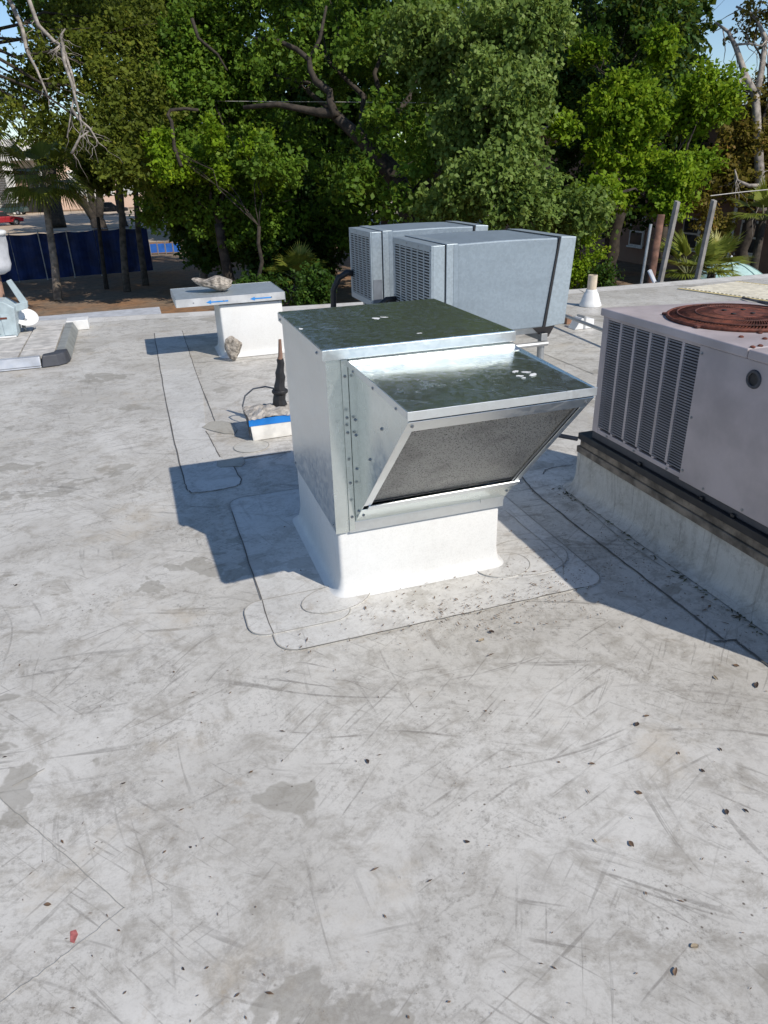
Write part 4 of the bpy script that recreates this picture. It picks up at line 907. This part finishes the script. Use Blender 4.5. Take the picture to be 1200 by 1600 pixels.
def tree(name, label, base_px, depth, lobes, leaf, n, size, bark=BARK, tr=.28, top_z=None, fork=3.0, droop=0., spread=.32, limbs=10, trunk_pts=None, extra=None, group='trees behind the roof', shell=.55, tall=None, xbark=None):
    """lobes: (px, py, rx_px, ry_px, depth offset)"""
    b = P(base_px, 300, depth); base = Vector((b.x, b.y, GZ))
    e = thing(name, base, label, 'tree', group)
    cs = []; rs = []
    for (px_, py_, rx, ry, dd_) in lobes:
        dp = depth + dd_; c = P(px_, py_, dp); s_ = dp / F; cs.append(tuple(c)); rs.append((rx * s_, rx * s_ * .9, ry * s_))
    if tall:                                            # the crown goes on above the frame
        for (px_, z_, rx, rz, dd_) in tall:
            q_ = P(px_, 275, depth + dd_); cs.append((q_.x, q_.y, z_)); rs.append((rx, rx, rz))
    leaves('crown', cs, rs, n, size, LM[leaf], e, base, spread, droop=droop, shell=shell)
    zf = GZ + fork if top_z is None else top_z
    mb = MB()
    ft = base + Vector((random.uniform(-.3, .3), random.uniform(-.3, .3), zf - GZ))
    if trunk_pts: pts = [Vector(p_) for p_ in trunk_pts]; mb.tube([base - Vector((0, 0, .1))] + pts, [tr * 1.35] + list(np.linspace(tr * 1.1, tr * .75, len(pts))), 10); ft = pts[-1]
    else: mb.tube([base - Vector((0, 0, .1)), base + Vector((.02, 0, .35))] + wob_path(base + Vector((0, 0, .6)), ft, 4, .05), [tr * 1.6, tr * 1.15] + list(np.linspace(tr, tr * .8, 5)), 10)
    mb.v = [tuple(Vector(v) - base) for v in mb.v]; trunk = mb.build('trunk', bark, e, 0, True)
    order = sorted(range(len(lobes)), key=lambda i: -rs[i][0])[:limbs]
    mb = MB()
    for i in order:
        c = Vector(cs[i]); pts = wob_path(ft, c, 6, .07, .4); r0 = tr * .30
        mb.tube(pts, list(np.linspace(r0, r0 * .25, len(pts))), 7)
        for _ in range(4):
            q_ = c + Vector((random.uniform(-1, 1) * rs[i][0], random.uniform(-1, 1) * rs[i][1], random.uniform(-.7, .9) * rs[i][2])); st_ = pts[random.choice((3, 4, 5))]
            mb.tube(wob_path(st_, q_, 4, .08), list(np.linspace(r0 * .3, .008, 5)), 5)
    if extra and xbark:
        m2 = MB()
        for pts, r0, r1 in extra:
            m2.tube(pts, list(np.linspace(r0, r1, len(pts))), 7)
            for _ in range(9):
                i_ = random.randrange(1, len(pts)); q_ = Vector(pts[i_ - 1]).lerp(Vector(pts[i_]), random.random())
                e_ = q_ + Vector((random.gauss(0, .35), random.gauss(0, .35), random.gauss(-.45, .35))); m2.tube(wob_path(q_, e_, 4, .12), [r1 * .7, r1 * .6, r1 * .45, r1 * .3, .004], 5)
        m2.v = [tuple(Vector(v) - base) for v in m2.v]; m2.build('bare_branches', xbark, trunk, 0, True)
    elif extra:
        for pts, r0, r1 in extra: mb.tube(pts, list(np.linspace(r0, r1, len(pts))), 8)
    mb.v = [tuple(Vector(v) - base) for v in mb.v]; mb.build('limbs', bark, trunk, 0, True)
    return e
def D(L, d): return [P(x, y, d) for x, y in L]
# far belt of trees, dark, closing the view
for i, (px_, d_) in enumerate(((-130, 62), (185, 70), (330, 56), (470, 60), (600, 52), (760, 55), (880, 58), (1000, 52), (1300, 56))):
    low = 230 if px_ < 250 else 310
    ws = ['far dark tree at the left end of the background belt', 'far dark tree above the pink stucco building', 'far dark tree behind the leftmost thicket', 'far dark tree second left of the two air handlers', 'far dark tree behind the wide oak limb', 'far dark tree straight behind the air handlers', 'far dark tree behind the pale green sprays', 'far dark tree behind the bright maple', 'far dark tree at the right end of the background belt']
    lb = [(px_ + random.uniform(-40, 40), low - 40 - 62 * j + random.uniform(-20, 20), random.uniform(75, 105), random.uniform(48, 66), random.uniform(-4, 4)) for j in range(5)] + [(px_ + s_ * 75, low - 60 - 75 * j, 72, 52, random.uniform(-3, 3)) for s_ in {0: (-1,), 1: (1,), 7: (-1,), 8: (1,)}.get(i, (-1, 1)) for j in range(3)]
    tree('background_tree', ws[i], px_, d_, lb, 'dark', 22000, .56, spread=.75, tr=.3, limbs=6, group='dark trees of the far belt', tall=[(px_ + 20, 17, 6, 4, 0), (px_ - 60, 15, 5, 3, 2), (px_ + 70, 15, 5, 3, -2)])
# centre oak with the dark limb
ob = P(655, 300, 25.5)
tree('oak_tree', 'large dark limbed oak spreading behind the air handlers', 655, 25.5,
     [(600, 40, 120, 70, 0), (470, 20, 110, 60, 1), (420, 110, 85, 55, 2), (540, 110, 70, 40, 3), (640, 150, 70, 60, 2), (590, 300, 90, 50, 3), (690, 330, 80, 45, 1), (420, 215, 70, 50, 3), (500, 260, 70, 45, 4), (380, 40, 70, 70, 1), (700, 20, 90, 60, 2), (640, 230, 50, 40, 4), (540, 340, 70, 60, 4), (450, 90, 60, 40, -1), (600, 190, 55, 36, -2.5), (660, 260, 60, 45, -2.5), (560, 280, 60, 36, -2.5), (640, 330, 60, 30, -2.5), (430, 250, 50, 34, -1), (560, 60, 55, 34, -2), (680, 120, 45, 45, -2)],
     'oak', 80000, .18, tr=.42, limbs=5, spread=.34, trunk_pts=[P(652, 420, 25.5), P(640, 330, 25.4), P(615, 272, 25.2), P(593, 247, 24.8)],
     extra=[(D([(640, 320), (612, 268), (593, 247), (553, 207), (520, 177), (500, 176), (483, 173), (433, 163), (380, 168)], 24.2), .30, .06), (D([(525, 182), (516, 160), (515, 143), (493, 127), (485, 110), (483, 93), (463, 77), (433, 63), (395, 60)], 24.0), .15, .06), (D([(640, 320), (700, 240), (730, 130), (760, 20)], 25.6), .25, .09), (D([(483, 95), (500, 60), (510, 10)], 24.1), .08, .04)],
     tall=[(600, 12, 3.6, 2.6, 2), (700, 13, 4., 3., 2), (650, 16, 3.5, 2.2, 3), (760, 11, 3.5, 3, 2)])
# pale sprayed tree
tree('ash_tree', 'pale silvery green tree with layered sprays right of centre', 800, 21.5,
     [(770, 60, 85, 60, 0), (840, 40, 55, 45, -1), (790, 140, 80, 55, -1), (740, 200, 70, 55, 0), (815, 210, 42, 45, -1), (760, 280, 75, 45, -1), (710, 110, 60, 60, 1), (830, 290, 40, 35, -1), (700, 330, 60, 30, 0), (660, 60, 60, 50, 1), (900, 330, 55, 28, -.5), (810, 335, 55, 25, -1)],
     'light', 56000, .15, tr=.22, limbs=10, droop=.35, spread=.33)
# dark tree behind, bright maple in front
tree('shade_tree', 'dense dark green tree between the pale tree and the bright maple', 960, 30,
     [(930, 20, 100, 70, 0), (1010, 40, 80, 70, 0), (890, 120, 70, 70, -3), (1000, 130, 90, 70, 1), (1050, 110, 45, 60, 1), (920, 220, 80, 60, 0), (1020, 230, 90, 60, 2), (870, 300, 70, 45, 1), (970, 320, 80, 35, 3), (1080, 230, 60, 50, 2)],
     'dark', 62000, .24, tr=.34, limbs=8, spread=.42, tall=[(930, 14, 5, 3.5, 0), (1030, 14, 4, 3, 0), (980, 17, 4, 2.5, 0), (870, 12, 4, 3, 0)])
tree('maple_tree', 'bright yellow green maple hanging over the right roof edge', 1050, 22.5,
     [(975, 150, 45, 31, 0), (1005, 190, 41, 31, -.5), (950, 190, 31, 24, 0), (960, 235, 41, 22, 0), (1110, 150, 45, 45, -.5), (1085, 180, 32, 28, 0), (1010, 260, 36, 21, 0), (1060, 280, 41, 32, -.5), (1035, 70, 22, 31, 0), (920, 80, 26, 21, 1), (1090, 255, 26, 21, 0), (985, 300, 22, 18, 0), (880, 200, 21, 13, 0), (1045, 320, 29, 21, -.5), (900, 320, 39, 21, -1), (940, 300, 29, 18, -1)],
     'maple', 34000, .15, tr=.18, limbs=12, spread=.28)
tree('bare_branched_tree', 'rusty leaved tree with bare twisting branches at the far right', 1180, 24,
     [(1160, 230, 55, 38, 0), (1190, 150, 40, 40, 0), (1140, 290, 50, 34, 0), (1195, 280, 45, 38, 0), (1150, 200, 36, 26, 1), (1185, 25, 46, 28, 0), (1105, 325, 34, 24, 0), (1240, 200, 50, 90, 0)],
     'rust', 36000, .15, xbark=BARKG, tr=.24, limbs=9, spread=.32,
     extra=[(D([(1190, 330), (1180, 150), (1165, 120), (1150, 75), (1138, 50), (1118, 35)], 23.6), .16, .03), (D([(1182, 150), (1190, 110), (1196, 60), (1180, 25), (1150, 10)], 23.6), .12, .03), (D([(1150, 70), (1170, 68), (1190, 72), (1200, 60)], 23.5), .04, .02), (D([(1165, 120), (1140, 140), (1120, 132)], 23.5), .05, .015), (D([(1195, 290), (1170, 290), (1152, 282), (1148, 265)], 22.5), .07, .025), (D([(1200, 300), (1185, 290), (1192, 270)], 22.5), .05, .02)],
     tall=[(1240, 11, 3.5, 3, 0)])
# left olive trees
tree('cypress_tree', 'olive yellow tree with bare pale branches at the upper left', -70, 25.5,
     [(40, 130, 70, 50, 0), (110, 90, 75, 55, 0), (60, 190, 60, 30, 0), (160, 30, 80, 50, 1), (190, 130, 75, 55, 0), (165, 200, 65, 45, 0), (125, 20, 50, 45, 1), (230, 70, 75, 60, 2), (250, 190, 60, 50, 1), (200, 250, 50, 30, 0), (215, 285, 36, 18, 1)],
     'olive', 66000, .165, top_z=5.5, xbark=BARKG, tr=.26, limbs=8, spread=.4,
     extra=[(D([(20, -90), (38, -20), (60, 40), (85, 65), (98, 72), (112, 115), (118, 140), (112, 170), (105, 215)], 23), .08, .02), (D([(98, 72), (100, 95), (112, 130), (122, 170), (130, 210)], 22.9), .07, .025), (D([(98, 72), (95, 55), (102, 45)], 22.9), .05, .02), (D([(-20, -60), (20, 10), (35, 45), (42, 80), (58, 110), (75, 150)], 23.4), .09, .03), (D([(112, 170), (122, 185), (140, 200), (155, 225)], 22.9), .05, .02), (D([(96, 70), (85, 78), (74, 84)], 22.9), .04, .015), (D([(112, 240), (125, 215), (138, 206)], 22.8), .05, .02)],
     tall=[(40, 10.5, 3.5, 2.5, 1), (180, 11, 3.5, 2.5, 1), (-190, 9, 3.5, 4, 0)])
tree('young_oak', 'mid green tree with sunlit twigs left of the wide oak', 345, 27,
     [(320, 60, 75, 60, 0), (300, 140, 65, 50, 0), (360, 150, 60, 55, 1), (350, 250, 55, 38, 0), (300, 240, 50, 38, 0), (270, 290, 55, 35, 1), (400, 280, 60, 50, 1), (340, 320, 60, 40, 1), (250, 330, 36, 26, 2), (410, 340, 60, 50, 1)],
     'oak', 60000, .175, bark=BARK, tr=.22, limbs=8, spread=.38,
     extra=[(D([(283, 260), (272, 230), (268, 190), (262, 180), (266, 172), (290, 170), (310, 172)], 25), .07, .05), (D([(300, 30), (310, 60), (340, 85), (355, 110)], 25), .07, .03)],
     tall=None)
tree('thicket_tree', 'dark evergreen thicket tree left of the air handlers', 420, 30,
     [(380, 360, 60, 45, 0), (450, 330, 60, 50, 0), (330, 380, 45, 38, 1), (490, 380, 45, 50, 1), (430, 400, 50, 40, -1), (360, 300, 60, 45, 1), (300, 350, 36, 36, 2), (520, 330, 50, 50, 2)],
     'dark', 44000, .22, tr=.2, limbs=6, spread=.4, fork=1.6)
tree('bright_sapling', 'bright green sapling lit by sun in front of the dark thicket', 390, 25,
     [(252, 225, 17, 15, 0), (276, 245, 20, 12, .6), (332, 212, 12, 22, 0), (262, 268, 15, 10, 0), (300, 262, 16, 9, 1), (395, 225, 22, 14, .5), (415, 270, 26, 14, .8), (345, 275, 14, 12, 1)], 'maple', 8000, .15, tr=.08, limbs=5, spread=.3)
# bare trunks under the left trees
def trunk_tree(label, paths, bark, lobes=None, depth=40):
    b0 = paths[0][0][0]; base = G(*b0, GZ); e = thing('slender_tree', base, label, 'tree', 'trunks standing under the left trees')
    d0 = (base - CAM).dot(CF); mb = MB()
    for pts, r0, r1 in paths:
        q_ = [P(x, y, d0) for x, y in pts]
        if pts[0] == b0: q_[0] = base
        mb.tube(q_, list(np.linspace(r0, r1, len(q_))), 9)
    mb.v = [tuple(Vector(v) - base) for v in mb.v]; mb.build('trunk', bark, e, 0, True)
    if lobes:
        leaves('crown', [tuple(P(x, y, d0)) for x, y, _, _ in lobes], [(a * d0 / F, a * d0 / F, b * d0 / F) for _, _, a, b in lobes], 9000, .2, LM['olive'], e, base, .45)
trunk_tree('forked dark tree trunk before the blue fence', [([(172, 416), (163, 380), (152, 345)], .55, .42), ([(152, 347), (135, 322), (118, 305), (104, 296)], .30, .16), ([(152, 347), (143, 310), (136, 282), (132, 240)], .26, .14), ([(154, 347), (156, 315), (154, 285), (150, 230)], .26, .14)], BARK, [(140, 225, 60, 35)])
trunk_tree('slim pale trunk right of the forked tree', [([(199, 456), (195, 420), (192, 380), (190, 330), (186, 250)], .17, .12)], BARK2, [(190, 240, 40, 30)])
trunk_tree('second slim trunk right of the forked tree', [([(228, 446), (222, 405), (216, 360), (212, 300), (208, 240)], .16, .11)], BARK2, [(215, 235, 40, 30)])
trunk_tree('thin dark trunk in front of the forked tree', [([(167, 452), (162, 420), (156, 370), (153, 340)], .11, .08)], BARK, [(150, 260, 30, 24)])
trunk_tree('stout far trunk near the pink building', [([(90, 356), (86, 335), (80, 300), (74, 250)], .9, .7)], BARK, [(75, 240, 30, 26)])
# palms
def fan(mb_v, mb_f, tint, origin, dirv, length, nseg=22, spread=2.2, droop=.3, w=.035):
    d = Vector(dirv).normalized(); side = d.cross(Vector((0, 0, 1)));  side = side.normalized() if side.length > .01 else Vector((1, 0, 0)); upv = side.cross(d)
    tv = random.random()
    for i in range(nseg):
        a = -spread / 2 + spread * i / (nseg - 1); L_ = length * (1 - .25 * abs(a / spread * 2)) * random.uniform(.85, 1.08)
        r_ = (d * math.cos(a) + side * math.sin(a)).normalized(); ww = side.lerp(r_.cross(upv), 1) * w
        p0 = Vector(origin); p1 = p0 + r_ * L_ * .5 + upv * .04 * L_; p2 = p0 + r_ * L_ - Vector((0, 0, droop * L_ * random.uniform(.5, 1.2)))
        n0 = len(mb_v); mb_v += [p0, p1 + ww, p1 - ww, p2]; mb_f += [(n0, n0 + 2, n0 + 1), (n0 + 1, n0 + 2, n0 + 3)]; tint += [min(1, tv * .5 + random.random() * .5)] * 4
def palm_leaves(parent, base, origin, n, pet, length, elev=(-.6, 1.2), name='crown', droop=.3, w=.035):
    vs, fs, tn = [], [], []; mb = MB()
    for i in range(n):
        a = 2.4 * i + random.uniform(-.3, .3); e_ = random.uniform(*elev); dv_ = Vector((math.cos(a) * math.cos(e_), math.sin(a) * math.cos(e_), math.sin(e_)))
        o_ = Vector(origin) + dv_ * pet * random.uniform(.7, 1.1); mb.tube([origin, Vector(origin) + dv_ * pet * .5, o_], [.022, .016, .012], 4)
        fan(vs, fs, tn, o_, dv_ - Vector((0, 0, .25)), length, droop=droop, w=w)
    vs = [tuple(Vector(v) - base) for v in vs]; me = bpy.data.meshes.new(name); me.from_pydata(vs, [], fs); me.update()
    at_ = me.attributes.new('tint', 'FLOAT', 'POINT'); at_.data.foreach_set('value', tn); cr = link(name, me, LM['palm'], parent)
    mb.v = [tuple(Vector(v) - base) for v in mb.v]; mb.build('petioles', simple('petiole', (.12, .13, .05), .7), cr)
def palm(label, base_q, top_q, r0, n, pet, length):
    base = G(*base_q, GZ); d0 = (base - CAM).dot(CF); top = P(*top_q, d0)
    e = thing('palm_tree', base, label, 'palm', 'cabbage palms at the left')
    mb = MB().tube([v - base for v in (base, base.lerp(top, .3) + Vector((.05, 0, 0)), base.lerp(top, .7) + Vector((.03, 0, 0)), top)], [r0 * 1.2, r0, r0 * .9, r0 * .85], 12); mb.build('trunk', BARKP, e, 0, True)
    palm_leaves(e, base, top, n, pet, length)
palm('leaning cabbage palm with pale bare trunk before the blue fence', (91, 470), (66, 282), .155, 34, 1.2, 1.5)
palm('cabbage palm cut by the left picture edge, yellowish fronds', (-30, 470), (-35, 200), .2, 34, 1.3, 1.7)
palm('low palm hidden in the thicket left of the pedestal', (318, 452), (310, 345), .18, 22, .9, 1.1)
def bush_palm(label, q_, depth, n, pet, length, z=GZ):
    b = P(*q_, depth); base = Vector((b.x, b.y, GZ)); e = thing('palmetto_bush', base, label, 'palm', 'palmetto bushes')
    MB().tube([(0, 0, 0), (0, 0, b.z - GZ)], [.14, .1], 8).build('stem', BARK, e, 0, True)
    palm_leaves(e, base, b, n, pet, length, (.0, 1.4), droop=.12, w=.03)
bush_palm('spiky palmetto bush between the two grey posts', (1075, 432), 17, 22, .55, .75)
bush_palm('spiky palmetto bush right of the second grey post', (1112, 428), 18, 16, .5, .7)
bush_palm('dark palmetto bush near the brick building window', (1192, 345), 21, 18, .6, .8)
bush_palm('palmetto bush in the dark thicket left of the air handlers', (470, 440), 27, 18, .7, .9)
# low shrubs beyond the roof edge
def shrub(label, q_, depth, rx, ry, leaf, n, size):
    b = P(*q_, depth); base = Vector((b.x, b.y, GZ)); s_ = depth / F; e = thing('shrub', base, label, 'shrub', 'shrubs beyond the roof edge')
    hz = max(.4, b.z - GZ)
    leaves('crown', [tuple(b), (b.x, b.y, GZ + hz * .55)], [(rx * s_, rx * s_, ry * s_), (rx * s_ * .9, rx * s_ * .9, hz * .5)], n, size, LM[leaf], e, base, .22)
    mb = MB()
    for _ in range(6): mb.tube(wob_path((0, 0, 0), (random.uniform(-.5, .5) * rx * s_, random.uniform(-.5, .5) * rx * s_, hz * .9), 4, .08), [.03, .028, .022, .016, .01], 5)
    mb.build('stem', BARK, e)
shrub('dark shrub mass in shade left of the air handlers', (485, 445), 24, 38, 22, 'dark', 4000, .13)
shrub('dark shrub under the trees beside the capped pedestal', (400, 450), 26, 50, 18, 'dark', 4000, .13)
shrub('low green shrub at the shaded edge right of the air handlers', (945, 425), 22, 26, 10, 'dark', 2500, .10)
shrub('sunlit leafy shrub above the air handlers at right', (900, 345), 22, 48, 26, 'maple', 7000, .11)
shrub('olive shrub in front of the brick building', (1120, 365), 21, 26, 26, 'rust', 3500, .11)
# overhead wires
o = MB().tube([P(-300, 148, 29), P(200, 157, 28), P(620, 160, 25), P(720, 162, 24.6)], .010, 5).build('overhead_wire', simple('pale_wire', (.5, .48, .45), .6)); tag(o, 'pale overhead wire crossing behind the oak limb', 'wire')
o = MB().tube([P(1110, 306, 20), P(1160, 300, 20), P(1320, 285, 20)], .014, 5).build('overhead_wire', simple('pale_wire', (.5, .48, .45), .6)); tag(o, 'short pale overhead wire before the brick building', 'wire')
